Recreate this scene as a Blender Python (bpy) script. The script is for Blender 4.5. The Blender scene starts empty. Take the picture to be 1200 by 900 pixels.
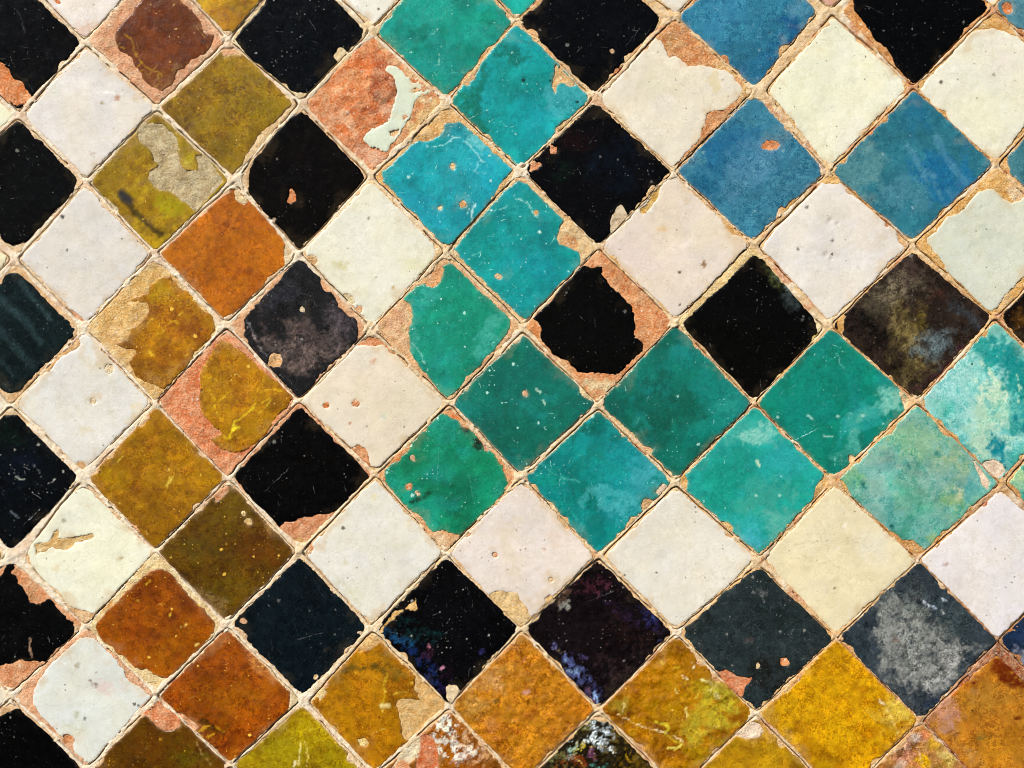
import bpy, math, random
import numpy as np
from mathutils import Vector

# ------------------------------------------------------------------ camera, light, exposure
SC = bpy.context.scene
S = 0.0005                      # metres per unit of the survey grid (a tile is about 62 mm on the side)
W0, H0, ZC = 600.0, 450.0, 1.35 # survey centre and its height above the floor

cam_d = bpy.data.cameras.new('camera')
cam = bpy.data.objects.new('camera', cam_d)
SC.collection.objects.link(cam)
cam_d.lens = 50.0
cam_d.sensor_width = 36.0
DIST = 1200 * S * cam_d.lens / 36.0
cam.location = (0.0, -DIST, ZC)
cam.rotation_euler = (math.radians(90), 0, 0)
cam_d.clip_start = 0.01
cam_d.clip_end = 100.0
SC.camera = cam

SUN_EL, SUN_AZ = 38.0, -34.0    # degrees: height of the sun, and its bearing left of the wall's normal
world = bpy.data.worlds.new('World')
SC.world = world
world.use_nodes = True
wn = world.node_tree
sky = wn.nodes.new('ShaderNodeTexSky')
sky.sky_type = 'NISHITA'
sky.sun_disc = False
sky.sun_elevation = math.radians(SUN_EL)
sky.sun_rotation = math.radians(180 - SUN_AZ)
bg = wn.nodes['Background']
bg.inputs[1].default_value = 0.05
wn.links.new(sky.outputs[0], bg.inputs[0])

sun_d = bpy.data.lights.new('sun', 'SUN')
sun_d.energy = 4.6
sun_d.angle = math.radians(0.53)
sun_d.color = (1.0, 0.97, 0.925)
sun = bpy.data.objects.new('sun', sun_d)
SC.collection.objects.link(sun)
_e, _a = math.radians(SUN_EL), math.radians(SUN_AZ)
_dir = Vector((math.cos(_e) * math.sin(_a), -math.cos(_e) * math.cos(_a), math.sin(_e)))   # towards the sun
sun.rotation_euler = _dir.to_track_quat('Z', 'Y').to_euler()

SC.view_settings.view_transform = 'Standard'
SC.view_settings.look = 'None'
SC.view_settings.exposure = 0.31
SC.view_settings.gamma = 1.0
SC.view_settings.use_curve_mapping = False
SC.cycles.filter_width = 1.0
SC.cycles.max_bounces = 5
SC.cycles.diffuse_bounces = 3
SC.cycles.glossy_bounces = 3
GAIN = 0.86                     # display value of the survey colours -> base colour

# ------------------------------------------------------------------ small maths
def hexlin(h):
    c = np.array([int(h[i:i + 2], 16) / 255.0 for i in (0, 2, 4)])
    return np.where(c <= 0.04045, c / 12.92, ((c + 0.055) / 1.055) ** 2.4) * GAIN

def _hash(ix, iy, seed):
    n = (ix.astype(np.int64) * 374761393 + iy.astype(np.int64) * 668265263 + seed * 1442695041) & 0xffffffff
    n = ((n ^ (n >> 13)) * 1274126177) & 0xffffffff
    n = (n ^ (n >> 16)) & 0xffff
    return n / 65535.0

def vnoise(x, y, seed=0):
    ix, iy = np.floor(x), np.floor(y)
    fx, fy = x - ix, y - iy
    ux, uy = fx * fx * (3 - 2 * fx), fy * fy * (3 - 2 * fy)
    a, b = _hash(ix, iy, seed), _hash(ix + 1, iy, seed)
    c, d = _hash(ix, iy + 1, seed), _hash(ix + 1, iy + 1, seed)
    return (a * (1 - ux) + b * ux) * (1 - uy) + (c * (1 - ux) + d * ux) * uy - 0.5

def fbm(x, y, size, octaves=3, seed=0, gain=0.5):
    s, amp, f = 0, 1.0, 1.0 / size
    for o in range(octaves):
        s = s + amp * vnoise(x * f + 17.3 * o, y * f - 9.1 * o, seed + o * 31)
        amp *= gain
        f *= 2.03
    return s

def smooth(a, b, x):
    t = np.clip((x - a) / (b - a), 0, 1)
    return t * t * (3 - 2 * t)

def sd_poly(X, Y, pts):
    """distance to a closed outline, positive inside"""
    P = np.asarray(pts, float).reshape(-1, 2)
    d2 = np.full(X.shape, 1e18)
    inside = np.zeros(X.shape, bool)
    for (x0, y0), (x1, y1) in zip(P, np.roll(P, -1, 0)):
        ex, ey = x1 - x0, y1 - y0
        L = ex * ex + ey * ey + 1e-9
        t = np.clip(((X - x0) * ex + (Y - y0) * ey) / L, 0, 1)
        d2 = np.minimum(d2, (X - x0 - t * ex) ** 2 + (Y - y0 - t * ey) ** 2)
        c = (y0 > Y) != (y1 > Y)
        with np.errstate(divide='ignore', invalid='ignore'):
            xi = x0 + (Y - y0) * ex / (ey if ey != 0 else 1e-9)
        inside ^= c & (X < xi)
    d = np.sqrt(d2)
    return np.where(inside, d, -d)

def sd_shape(X, Y, s):
    if len(s) == 3:
        return s[2] - np.hypot(X - s[0], Y - s[1])
    return sd_poly(X, Y, s)

def d_line(X, Y, pts):
    P = np.asarray(pts, float).reshape(-1, 2)
    d2 = np.full(X.shape, 1e18)
    for (x0, y0), (x1, y1) in zip(P[:-1], P[1:]):
        ex, ey = x1 - x0, y1 - y0
        L = ex * ex + ey * ey + 1e-9
        t = np.clip(((X - x0) * ex + (Y - y0) * ey) / L, 0, 1)
        d2 = np.minimum(d2, (X - x0 - t * ex) ** 2 + (Y - y0 - t * ey) ** 2)
    return np.sqrt(d2)

def sd_quad(X, Y, q, margins=(0, 0, 0, 0), k=0.9):
    """soft cornered inside distance of a convex quad T,R,B,L; margins for TR, RB, BL, LT edges"""
    acc = 0
    for i in range(4):
        x0, y0 = q[i]
        x1, y1 = q[(i + 1) % 4]
        ex, ey = x1 - x0, y1 - y0
        L = math.hypot(ex, ey)
        d = ((X - x0) * (-ey) + (Y - y0) * ex) / L - margins[i]
        acc = acc + np.exp(np.clip(-d * k, -60, 40))
    return -np.log(acc) / k

# ------------------------------------------------------------------ mesh from a distance field (marching squares, real edges)
CASES = {1: [[0, 4, 7]], 2: [[4, 1, 5]], 4: [[5, 2, 6]], 8: [[7, 6, 3]],
         3: [[0, 1, 5, 7]], 6: [[4, 1, 2, 6]], 12: [[7, 5, 2, 3]], 9: [[0, 4, 6, 3]],
         7: [[0, 1, 2, 6, 7]], 14: [[4, 1, 2, 3, 7]], 13: [[0, 4, 5, 2, 3]], 11: [[0, 1, 5, 6, 3]],
         5: [[0, 4, 7], [5, 2, 6]], 10: [[4, 1, 5], [7, 6, 3]], 15: [[0, 1, 2, 3]]}
RIM = {1: [(4, 7)], 2: [(5, 4)], 4: [(6, 5)], 8: [(7, 6)], 3: [(5, 7)], 6: [(6, 4)], 12: [(7, 5)], 9: [(4, 6)],
       7: [(6, 7)], 14: [(7, 4)], 13: [(4, 5)], 11: [(5, 6)], 5: [(4, 7), (6, 5)], 10: [(5, 4), (7, 6)]}

def contour_mesh(xs, vs, F):
    """grid xs (right), vs (up), F[iv, ix] > 0 inside -> points, polys (list of index arrays), rim segments"""
    nv, nx = F.shape
    ins = F > 0
    X, V = np.meshgrid(xs, vs)
    cid = np.full(F.shape, -1)
    n0 = int(ins.sum())
    cid[ins] = np.arange(n0)
    px, pv = [X[ins]], [V[ins]]
    hm = ins[:, 1:] != ins[:, :-1]
    hid = np.full(hm.shape, -1)
    hid[hm] = n0 + np.arange(int(hm.sum()))
    t = np.clip((F[:, :-1] / (F[:, :-1] - F[:, 1:] + 1e-12))[hm], 0.1, 0.9)
    px.append(X[:, :-1][hm] + t * (X[:, 1:] - X[:, :-1])[hm]); pv.append(V[:, :-1][hm])
    n1 = n0 + int(hm.sum())
    vm = ins[1:, :] != ins[:-1, :]
    vid = np.full(vm.shape, -1)
    vid[vm] = n1 + np.arange(int(vm.sum()))
    t = np.clip((F[:-1, :] / (F[:-1, :] - F[1:, :] + 1e-12))[vm], 0.1, 0.9)
    px.append(X[:-1, :][vm]); pv.append(V[:-1, :][vm] + t * (V[1:, :] - V[:-1, :])[vm])
    ids = np.stack([cid[:-1, :-1], cid[:-1, 1:], cid[1:, 1:], cid[1:, :-1],
                    hid[:-1, :], vid[:, 1:], hid[1:, :], vid[:, :-1]], -1)
    code = (ins[:-1, :-1] * 1 + ins[:-1, 1:] * 2 + ins[1:, 1:] * 4 + ins[1:, :-1] * 8)
    polys, rim = [], []
    for c, pl in CASES.items():
        m = code == c
        if not m.any():
            continue
        sel = ids[m]
        for p in pl:
            polys.append(sel[:, p])
        for a, b in RIM.get(c, ()):
            rim.append(sel[:, [a, b]])
    rim = np.concatenate(rim) if rim else np.zeros((0, 2), int)
    return np.concatenate(px), np.concatenate(pv), polys, rim

def build_mesh(name, co, polys, col=None):
    me = bpy.data.meshes.new(name)
    me.vertices.add(len(co))
    me.vertices.foreach_set('co', np.ascontiguousarray(co, np.float32).ravel())
    tot = np.concatenate([np.full(len(p), p.shape[1]) for p in polys]).astype(np.int32)
    loops = np.concatenate([p.ravel() for p in polys]).astype(np.int32)
    start = np.concatenate([[0], np.cumsum(tot)[:-1]]).astype(np.int32)
    me.loops.add(len(loops))
    me.loops.foreach_set('vertex_index', loops)
    me.polygons.add(len(tot))
    me.polygons.foreach_set('loop_start', start)
    me.polygons.foreach_set('use_smooth', np.ones(len(tot), bool))
    me.update(calc_edges=True)
    if col is not None:
        at = me.color_attributes.new('Col', 'FLOAT_COLOR', 'POINT')
        rgba = np.ones((len(co), 4), np.float32)
        rgba[:, :3] = np.clip(col, 0, 1)
        at.data.foreach_set('color', rgba.ravel())
    return me

def to_world(x, v, h, o=(0, 0, 0)):
    return np.stack([(x - W0) * S - o[0], -h * S - o[1], (v + H0) * S + ZC - o[2]], -1)

def slab(name, F, xs, vs, hfun, cfun, depth, rimcol, mat, origin, bevel_drop=0.0):
    """field -> closed-sided relief slab; hfun/cfun take (x, ydown, field value)"""
    x, v, polys, rim = contour_mesh(xs, vs, F)
    if len(x) < 3 or not polys:
        return None
    # field at the points, by bilinear sampling
    gx = (x - xs[0]) / (xs[1] - xs[0]); gv = (v - vs[0]) / (vs[1] - vs[0])
    ix = np.clip(gx.astype(int), 0, len(xs) - 2); iv = np.clip(gv.astype(int), 0, len(vs) - 2)
    fx, fv = gx - ix, gv - iv
    f = (F[iv, ix] * (1 - fx) + F[iv, ix + 1] * fx) * (1 - fv) + (F[iv + 1, ix] * (1 - fx) + F[iv + 1, ix + 1] * fx) * fv
    f = np.maximum(f, 0)
    h = hfun(x, -v, f)
    c = cfun(x, -v, f)
    rv = np.unique(rim)
    remap = np.full(len(x), -1); remap[rv] = len(x) + np.arange(len(rv))
    X = np.concatenate([x, x[rv]]); Vv = np.concatenate([v, v[rv]])
    Hh = np.concatenate([h, np.full(len(rv), 0.0) + depth if np.isscalar(depth) else depth(x[rv], -v[rv])])
    C = np.concatenate([c, np.broadcast_to(rimcol(c[rv]), (len(rv), 3))])
    if len(rim):
        polys = polys + [np.stack([rim[:, 1], rim[:, 0], remap[rim[:, 0]], remap[rim[:, 1]]], -1)]
    me = build_mesh(name, to_world(X, Vv, Hh, origin), polys, C)
    me.materials.append(mat)
    ob = bpy.data.objects.new(name, me)
    SC.collection.objects.link(ob)
    return ob

# ------------------------------------------------------------------ node materials
class NT:
    def __init__(s, name):
        s.m = bpy.data.materials.new(name); s.m.use_nodes = True
        s.t = s.m.node_tree; s.t.nodes.clear()
        s.out = s.n('ShaderNodeOutputMaterial'); s.b = s.n('ShaderNodeBsdfPrincipled')
        s.t.links.new(s.b.outputs[0], s.out.inputs[0])
        geo = s.n('ShaderNodeNewGeometry')
        mp = s.n('ShaderNodeVectorMath', operation='SCALE'); mp.inputs[3].default_value = 1.0 / S
        s.l(geo.outputs['Position'], mp.inputs[0])
        sp = s.n('ShaderNodeSeparateXYZ'); s.l(mp.outputs[0], sp.inputs[0])
        cb = s.n('ShaderNodeCombineXYZ'); s.l(sp.outputs[0], cb.inputs[0]); s.l(sp.outputs[2], cb.inputs[1])
        s.p = cb.outputs[0]; s.p3 = mp.outputs[0]
    def n(s, t, **k):
        nd = s.t.nodes.new(t)
        for a, b in k.items(): setattr(nd, a, b)
        return nd
    def l(s, a, b): s.t.links.new(a, b)
    def put(s, sock, v):
        if isinstance(v, bpy.types.NodeSocket): s.l(v, sock)
        else: sock.default_value = v
    def math(s, op, a, b=0.0, clamp=False):
        nd = s.n('ShaderNodeMath', operation=op, use_clamp=clamp); s.put(nd.inputs[0], a); s.put(nd.inputs[1], b); return nd.outputs[0]
    def mix(s, f, a, b, mode='MIX'):
        nd = s.n('ShaderNodeMix', data_type='RGBA', blend_type=mode)
        s.put(nd.inputs[0], f); s.put(nd.inputs[6], a); s.put(nd.inputs[7], b); return nd.outputs[2]
    def noise(s, size, detail=3, rough=0.55, dist=0.0, vec=None, col=False):
        nd = s.n('ShaderNodeTexNoise', noise_dimensions='2D' if vec is None else '3D')
        s.l(s.p if vec is None else vec, nd.inputs['Vector'])
        nd.inputs['Scale'].default_value = 1.0 / size; nd.inputs['Detail'].default_value = detail
        nd.inputs['Roughness'].default_value = rough; nd.inputs['Distortion'].default_value = dist
        return nd.outputs[1 if col else 0]
    def ramp(s, v, a, b):
        nd = s.n('ShaderNodeMapRange', interpolation_type='SMOOTHSTEP'); s.put(nd.inputs[0], v)
        s.put(nd.inputs[1], a); s.put(nd.inputs[2], b); return nd.outputs[0]
    def prop(s, name):
        nd = s.n('ShaderNodeAttribute', attribute_type='OBJECT', attribute_name=name); return nd.outputs['Fac']
    def attr(s):
        nd = s.n('ShaderNodeAttribute', attribute_type='GEOMETRY', attribute_name='Col'); return nd.outputs['Color']
    def specks(s, size, keep, rad, soft=0.35, shift=0.0):
        """round flecks: one per cell of `size`, a share `keep` of the cells has one"""
        vm = s.n('ShaderNodeVectorMath', operation='ADD'); s.l(s.p, vm.inputs[0]); vm.inputs[1].default_value = (shift, shift * 1.7, 0)
        w = s.n('ShaderNodeVectorMath', operation='MULTIPLY_ADD')
        nz = s.noise(min(size * 0.4, 2.2), 3, 0.7, col=True); s.l(nz, w.inputs[0]); w.inputs[1].default_value = (rad * 2.2,) * 3; s.l(vm.outputs[0], w.inputs[2])
        vo = s.n('ShaderNodeTexVoronoi', voronoi_dimensions='2D'); s.l(w.outputs[0], vo.inputs['Vector']); vo.inputs['Scale'].default_value = 1.0 / size
        sc = s.n('ShaderNodeSeparateColor'); s.l(vo.outputs['Color'], sc.inputs[0])
        r = s.math('MULTIPLY', s.math('POWER', sc.outputs[1], 2.0), rad / size)
        r = s.math('ADD', r, 0.35 * rad / size)
        m = s.ramp(s.math('DIVIDE', vo.outputs['Distance'], r), 1.0, 1.0 - soft)
        on = s.math('LESS_THAN', sc.outputs[0], keep)
        return s.math('MULTIPLY', m, on), sc.outputs[2]
    def scratches(s, size, keep, length, width, shift=0.0):
        vm = s.n('ShaderNodeVectorMath', operation='ADD'); s.l(s.p, vm.inputs[0]); vm.inputs[1].default_value = (shift, shift * 2.3, 0)
        vo = s.n('ShaderNodeTexVoronoi', voronoi_dimensions='2D'); s.l(vm.outputs[0], vo.inputs['Vector']); vo.inputs['Scale'].default_value = 1.0 / size
        sc = s.n('ShaderNodeSeparateColor'); s.l(vo.outputs['Color'], sc.inputs[0])
        df = s.n('ShaderNodeVectorMath', operation='SUBTRACT'); s.l(vm.outputs[0], df.inputs[0])
        ps = s.n('ShaderNodeVectorMath', operation='SCALE'); s.l(vo.outputs['Position'], ps.inputs[0]); ps.inputs[3].default_value = 1.0
        s.l(ps.outputs[0], df.inputs[1])
        ro = s.n('ShaderNodeVectorRotate', rotation_type='Z_AXIS'); s.l(df.outputs[0], ro.inputs['Vector'])
        s.l(s.math('MULTIPLY', sc.outputs[1], 6.283), ro.inputs['Angle'])
        sx = s.n('ShaderNodeSeparateXYZ'); s.l(ro.outputs[0], sx.inputs[0])
        yy = s.math('ADD', sx.outputs[1], s.math('MULTIPLY', s.math('SUBTRACT', s.noise(5, 1), 0.5), 2.5))
        a = s.ramp(s.math('ABSOLUTE', yy), width, width * 0.3)
        ln = s.math('MULTIPLY', s.math('ADD', s.math('POWER', sc.outputs[2], 2.0), 0.15), length)
        b = s.ramp(s.math('DIVIDE', s.math('ABSOLUTE', sx.outputs[0]), ln), 1.0, 0.6)
        on = s.math('LESS_THAN', sc.outputs[0], keep)
        return s.math('MULTIPLY', s.math('MULTIPLY', a, b), on)
    def bump(s, h, dist, strength=1.0, prev=None):
        b = s.n('ShaderNodeBump'); b.inputs['Distance'].default_value = dist * S; s.put(b.inputs['Strength'], strength); s.l(h, b.inputs['Height'])
        if prev is not None: s.l(prev, b.inputs['Normal'])
        return b.outputs[0]

def glaze_material(name, fleck, fleck_keep, dark_keep, scratch_col, grain_size, grain_lo, grain_hi, rough, spec, crackle=0.0, dark='1a1008'):
    k = NT(name)
    col = k.attr()
    g = k.prop('grain'); sp = k.prop('specks'); sr = k.prop('scratch'); bu = k.prop('relief')
    # fine granular colour: lighter and darker grains of the same glaze
    n1 = k.noise(grain_size * 1.35, 2, 0.8, 0.4)
    n2 = k.noise(grain_size * 5, 4, 0.6, 0.6)
    n3 = k.noise(28, 4, 0.6, 1.0)
    v = k.math('ADD', k.math('MULTIPLY', n1, 0.42), k.math('ADD', k.math('MULTIPLY', n2, 0.36), k.math('MULTIPLY', n3, 0.22)))
    lo = k.mix(1.0, col, tuple(grain_lo) + (1,), 'MULTIPLY')
    hi = k.mix(1.0, col, tuple(grain_hi) + (1,), 'MULTIPLY')
    gr = k.mix(k.ramp(v, 0.42, 0.58), lo, hi)
    gm = k.math('MULTIPLY', g, k.math('ADD', k.math('MULTIPLY', k.ramp(k.noise(24, 4, 0.65, 1.2), 0.38, 0.62), 0.75), 0.3))
    col1 = k.mix(gm, col, gr); col1.node.clamp_factor = False; col1.node.clamp_result = True
    m1, r1 = k.specks(5.5, 0.5, 0.75)
    m2, r2 = k.specks(31.0, 0.35, 2.0, shift=91)
    patch = k.ramp(k.noise(34, 4, 0.65), 0.50, 0.64)
    f1 = k.math('MULTIPLY', k.math('MULTIPLY', k.math('ADD', k.math('MULTIPLY', m1, k.math('ADD', k.math('MULTIPLY', patch, 1.0), 0.05)), m2, clamp=True), sp), fleck_keep, clamp=True)
    fl = tuple(hexlin(fleck)) + (1,)
    col2 = k.mix(f1, col1, fl)
    sc1 = k.scratches(13.0, 0.30, 6.0, 0.55)
    sc2 = k.scratches(47.0, 0.30, 26.0, 0.6, shift=333)
    scm = k.math('MULTIPLY', k.math('ADD', k.math('MULTIPLY', sc1, 0.7), sc2, clamp=True), k.ramp(k.noise(3.0, 2, 0.6), 0.35, 0.6))
    scm = k.math('MULTIPLY', k.math('MULTIPLY', scm, k.math('ADD', patch, 0.2)), sr, clamp=True)
    col3 = k.mix(scm, col2, tuple(hexlin(scratch_col)) + (1,))
    d1, _ = k.specks(11.0, dark_keep, 1.0, shift=511)
    d2, _ = k.specks(41.0, dark_keep * 1.6, 1.9, shift=77)
    dm = k.math('MULTIPLY', k.math('ADD', k.math('MULTIPLY', d1, 0.7), d2, clamp=True), 0.8)
    col4 = k.mix(dm, col3, tuple(hexlin(dark)) + (1,))
    wv = k.n('ShaderNodeVectorMath', operation='MULTIPLY_ADD')
    k.l(k.noise(9, 3, 0.6, col=True), wv.inputs[0]); wv.inputs[1].default_value = (9, 9, 0); k.l(k.p, wv.inputs[2])
    ve = k.n('ShaderNodeTexVoronoi', voronoi_dimensions='2D', feature='DISTANCE_TO_EDGE'); k.l(wv.outputs[0], ve.inputs['Vector']); ve.inputs['Scale'].default_value = 1 / 15.0
    cr = k.math('MULTIPLY', k.ramp(ve.outputs['Distance'], 0.045, 0.0), k.ramp(k.noise(30, 3, 0.6), 0.50, 0.64))
    col4 = k.mix(k.math('MULTIPLY', cr, crackle), col4, tuple(hexlin(dark)) + (1,))
    k.l(col4, k.b.inputs['Base Color'])
    rg = k.math('ADD', k.math('MULTIPLY', k.math('SUBTRACT', k.noise(9, 4, 0.7), 0.5), 0.35), rough)
    rg = k.math('ADD', rg, k.math('MULTIPLY', k.math('ADD', f1, scm, clamp=True), 0.4), clamp=True)
    k.l(rg, k.b.inputs['Roughness'])
    k.b.inputs['Specular IOR Level'].default_value = spec
    hh = k.math('ADD', k.math('MULTIPLY', k.noise(3.2, 4, 0.7), 0.6), k.noise(17, 3, 0.5))
    hh = k.math('ADD', hh, k.math('MULTIPLY', k.math('ADD', f1, scm), 0.3))
    hh = k.math('SUBTRACT', hh, k.math('MULTIPLY', dm, 0.8))
    k.l(k.bump(hh, 1.2, bu), k.b.inputs['Normal'])
    return k.m

MAT = {
 'white': glaze_material('white_glaze', 'fffaf2', 0.35, 0.13, 'b8a890', 1.6, (0.91, 0.895, 0.85), (1.06, 1.07, 1.09), 0.34, 0.30, crackle=0.16, dark='4a3a2a'),
 'black': glaze_material('black_glaze', 'c8c6bc', 0.75, 0.0, 'b0b4b4', 1.5, (0.35, 0.35, 0.35), (2.1, 2.1, 2.1), 0.26, 0.07),
 'teal': glaze_material('teal_glaze', 'b4e6d6', 0.75, 0.06, 'a8e8e0', 1.6, (0.30, 0.74, 0.75), (1.3, 1.24, 1.24), 0.27, 0.30, crackle=0.18, dark='06332c'),
 'blue': glaze_material('blue_glaze', 'bcd8dc', 0.45, 0.02, 'a0c4d0', 1.3, (0.35, 0.62, 0.72), (1.8, 1.42, 1.28), 0.33, 0.25),
 'amber': glaze_material('amber_glaze', 'f0c040', 0.75, 0.10, 'f0d060', 1.4, (0.60, 0.47, 0.35), (1.48, 1.40, 1.1), 0.27, 0.28, crackle=0.28, dark='2a1404'),
}

def clay_material():
    k = NT('fired_clay')
    col = k.attr()
    v = k.math('ADD', k.math('MULTIPLY', k.noise(2.6, 4, 0.75, 0.0), 0.5), k.math('MULTIPLY', k.noise(13, 5, 0.7, 0.3), 0.5))
    lo = k.mix(1.0, col, (0.90, 0.75, 0.62, 1), 'MULTIPLY')
    hi = k.mix(0.26, col, (0.95, 0.74, 0.46, 1))
    c = k.mix(k.ramp(v, 0.40, 0.60), lo, hi)
    m, _ = k.specks(8, 0.4, 1.3, shift=40)
    c = k.mix(k.math('MULTIPLY', m, 0.5), c, (0.9, 0.84, 0.72, 1))
    m, _ = k.specks(10, 0.35, 0.9, shift=240)
    c = k.mix(k.math('MULTIPLY', m, 0.6), c, (0.16, 0.06, 0.03, 1))
    k.l(c, k.b.inputs['Base Color'])
    k.b.inputs['Roughness'].default_value = 0.85
    k.b.inputs['Specular IOR Level'].default_value = 0.2
    k.l(k.bump(v, 4.2, 0.9), k.b.inputs['Normal'])
    return k.m

def mortar_material():
    k = NT('lime_mortar')
    col = k.attr()
    v = k.math('ADD', k.math('MULTIPLY', k.noise(1.8, 4, 0.75, vec=k.p3), 0.5), k.math('MULTIPLY', k.noise(7, 4, 0.65, vec=k.p3), 0.5))
    lo = k.mix(1.0, col, (0.85, 0.74, 0.58, 1), 'MULTIPLY')
    hi = k.mix(0.30, col, (0.88, 0.82, 0.70, 1))
    c = k.mix(k.ramp(v, 0.34, 0.64), lo, hi)
    k.l(c, k.b.inputs['Base Color'])
    k.b.inputs['Roughness'].default_value = 0.9
    k.b.inputs['Specular IOR Level'].default_value = 0.15
    k.l(k.bump(v, 2.6, 0.9), k.b.inputs['Normal'])
    return k.m

CLAY, MORTAR = clay_material(), mortar_material()
# ------------------------------------------------------------------ the survey: joint crossings, row by row
ROWS = [
 [(-150,-35),(15,-35),(184,-45),(350,-50),(522,-60),(697,-62),(880,-70),(1068,-75),(1255,-78)],
 [(-68,52),(100,49),(268,47),(436,37),(605,24),(792,20),(974,12),(1163,8),(1345,4)],
 [(-150,137),(22,135),(184,126),(352,121),(523,119),(697,115),(884,106),(1070,102),(1255,98)],
 [(-68,220),(101,212),(274,211),(435,207),(610,200),(789,201),(971,201),(1166,192),(1348,188)],
 [(-150,306),(18,304),(181,298),(351,297),(523,294),(701,290),(881,286),(1070,286),(1260,280)],
 [(-70,390),(99,385),(265,381),(436,385),(613,382),(792,377),(972,381),(1166,373),(1348,370)],
 [(-152,475),(13,475),(182,472),(350,470),(526,472),(700,472),(884,472),(1074,471),(1262,465)],
 [(-70,560),(96,560),(267,560),(440,556),(611,559),(791,565),(977,564),(1172,566),(1355,562)],
 [(-152,651),(13,650),(182,646),(351,647),(522,648),(701,652),(890,655),(1076,656),(1265,656)],
 [(-70,735),(100,734),(266,732),(436,736),(611,737),(792,741),(980,747),(1169,750),(1356,752)],
 [(-152,815),(12,815),(182,814),(354,821),(526,827),(701,831),(886,836),(1079,845),(1268,850)],
 [(-70,900),(102,902),(270,897),(438,908),(612,918),(795,925),(985,935),(1175,945),(1362,952)],
 [(-152,985),(12,985),(186,985),(354,992),(528,1000),(705,1010),(890,1020),(1085,1035),(1272,1042)],
]
# three further courses above and below and two columns on either side, beyond what the photograph shows
for _ in range(2):
    ROWS.insert(0, [(x + (2 * a[0] - b[0] - a[0]) * 0, y - 170) for (x, y), a, b in zip(ROWS[1], ROWS[1], ROWS[1])])
    ROWS.append([(x, y + 176) for x, y in ROWS[-2]])
for r in ROWS:
    r.insert(0, (r[0][0] - 168, r[0][1] + 3)); r.append((r[-1][0] + 186, r[-1][1] - 3))
# row index parity: ROWS[2] is the first surveyed row and starts left of the row below it

TILES = []
def t(x, y, kind, base, label, **o):
    TILES.append(dict(x=x, y=y, kind=kind, base=base, label=label, **o))

CR, SAL, ORG, OCH, TAN = 'ecd9b6', 'e2aa80', 'dc844c', 'dcae68', 'd9b387'

# ---- course at the top edge (mostly cut off)
t(100,-35,'white','e3d9d2','pinkish white tile cut by the top edge between the black tile and the brown tile', b=[(104,36,14,10,0,'d9a890',.5,.8)], chips=[(ORG,[58,-6,66,-4,72,3,68,5])], specks=.3, scratch=.3)
t(268,-35,'amber','b48a0a','mustard yellow tile cut by the top edge between the brown tile and a black tile', b=[(262,20,26,16,0,'b87a10',.6,.7),(240,2,10,6,0,'d8b020',.6,.5)], grain=.8, specks=.5)
t(436,-35,'white','e8e4da','clean white tile cut by the top edge between a black and a teal tile')
t(604,-45,'teal','22ab9c','small visible corner of a bright teal tile at the top edge', specks=.6, scratch=.6)
t(790,-50,'white','e4dcd0','small white corner at the top edge between the black and the large blue tile')
t(975,-60,'white','d8a898','pinkish mortar smeared tile corner at the top edge between the blue and black tiles', b=[(982,2,12,8,0,'c88470',.8,.6)], grain=1.0)
t(1163,-60,'white','e6e0d8','tiny white corner at the top edge beside the rightmost black tile')
# ---- A
t(22,48,'black','040507','black tile in the top left corner with a bare orange chip along its lower left edge', chips=[(ORG,[-20,50,0,73,9,80,13,88,25,97,32,103,36,113,34,118,20,124,-20,100]),(SAL,(60,4,6)),(TAN,(66,14,5))], s=[([20,10,30,40],1.2,'5a6060',.3)], specks=.9, scratch=.8, m=2.5)
t(184,45,'amber','6e3406','dark brown tile with worn salmon edges and yellow cracks', g=[136,35,142,30,155,15,172,-8,195,-22,215,6,226,12,234,27,238,38,250,41,247,52,240,62,232,67,217,77,205,85,202,97,190,106,178,101,168,94,166,86,158,78,156,70,148,63,140,59,135,47], clay='dda486',
  b=[(178,88,18,12,0,'7a4408',.6,.6),(205,30,30,20,0,'5c2c06',.5,.7)], s=[([147,40,155,50,158,62,166,74,178,84,190,88],1.4,'d09a20',.8),([166,74,160,80,176,88,184,76],1.2,'d8a828',.7),([190,84,206,80,216,76],1.2,'c89828',.7),([135,50,148,58],1.2,'d8a040',.6),([186,88,188,98,180,104],1.0,'d8b040',.6)], specks=.9, grain=.7)
t(350,45,'black','040609','black tile with many white flecks and a round mortar blob on its right side', g=[276,46,300,18,345,-45,370,-20,395,2,425,34,424,42,412,54,407,60,397,72,387,87,380,96,375,101,362,109,350,110,338,104,335,98,315,92,300,77,285,60], chips=[(CR,(399,66,8.5))], clay=CR, specks=1.6, scratch=1.6)
t(522,40,'teal','14a08a','emerald teal tile at the top with a thin tan chip along its lower right edge', chips=[('e0b07c',[606,26,597,32,591,36,592,44,580,52,570,58,562,68,558,78,545,88,538,100,522,112,530,120,600,50])], b=[(548,78,40,22,.7,'0a8474',.6,.9),(500,12,40,25,0,'26aa94',.5,.9),(490,38,14,10,0,'0a7060',.5,.6),(575,5,18,8,0,'20b0a4',.5,.7)], s=[([514,62,516,75],1.4,'a0d8c0',.8),([530,85,548,84,566,70],1,'80d0c0',.4)], specks=1.0, scratch=.9)
t(697,26,'black','050608','glossy black tile at the top with small tan pits near its lower right side', chips=[('c9a890',(718,60,3)),(ORG,(723,83,4.5)),(CR,[762,38,775,30,782,22,772,4,790,20,770,44])], c=dict(R=(778,24)), specks=.7, scratch=.9, m=1.5)
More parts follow.
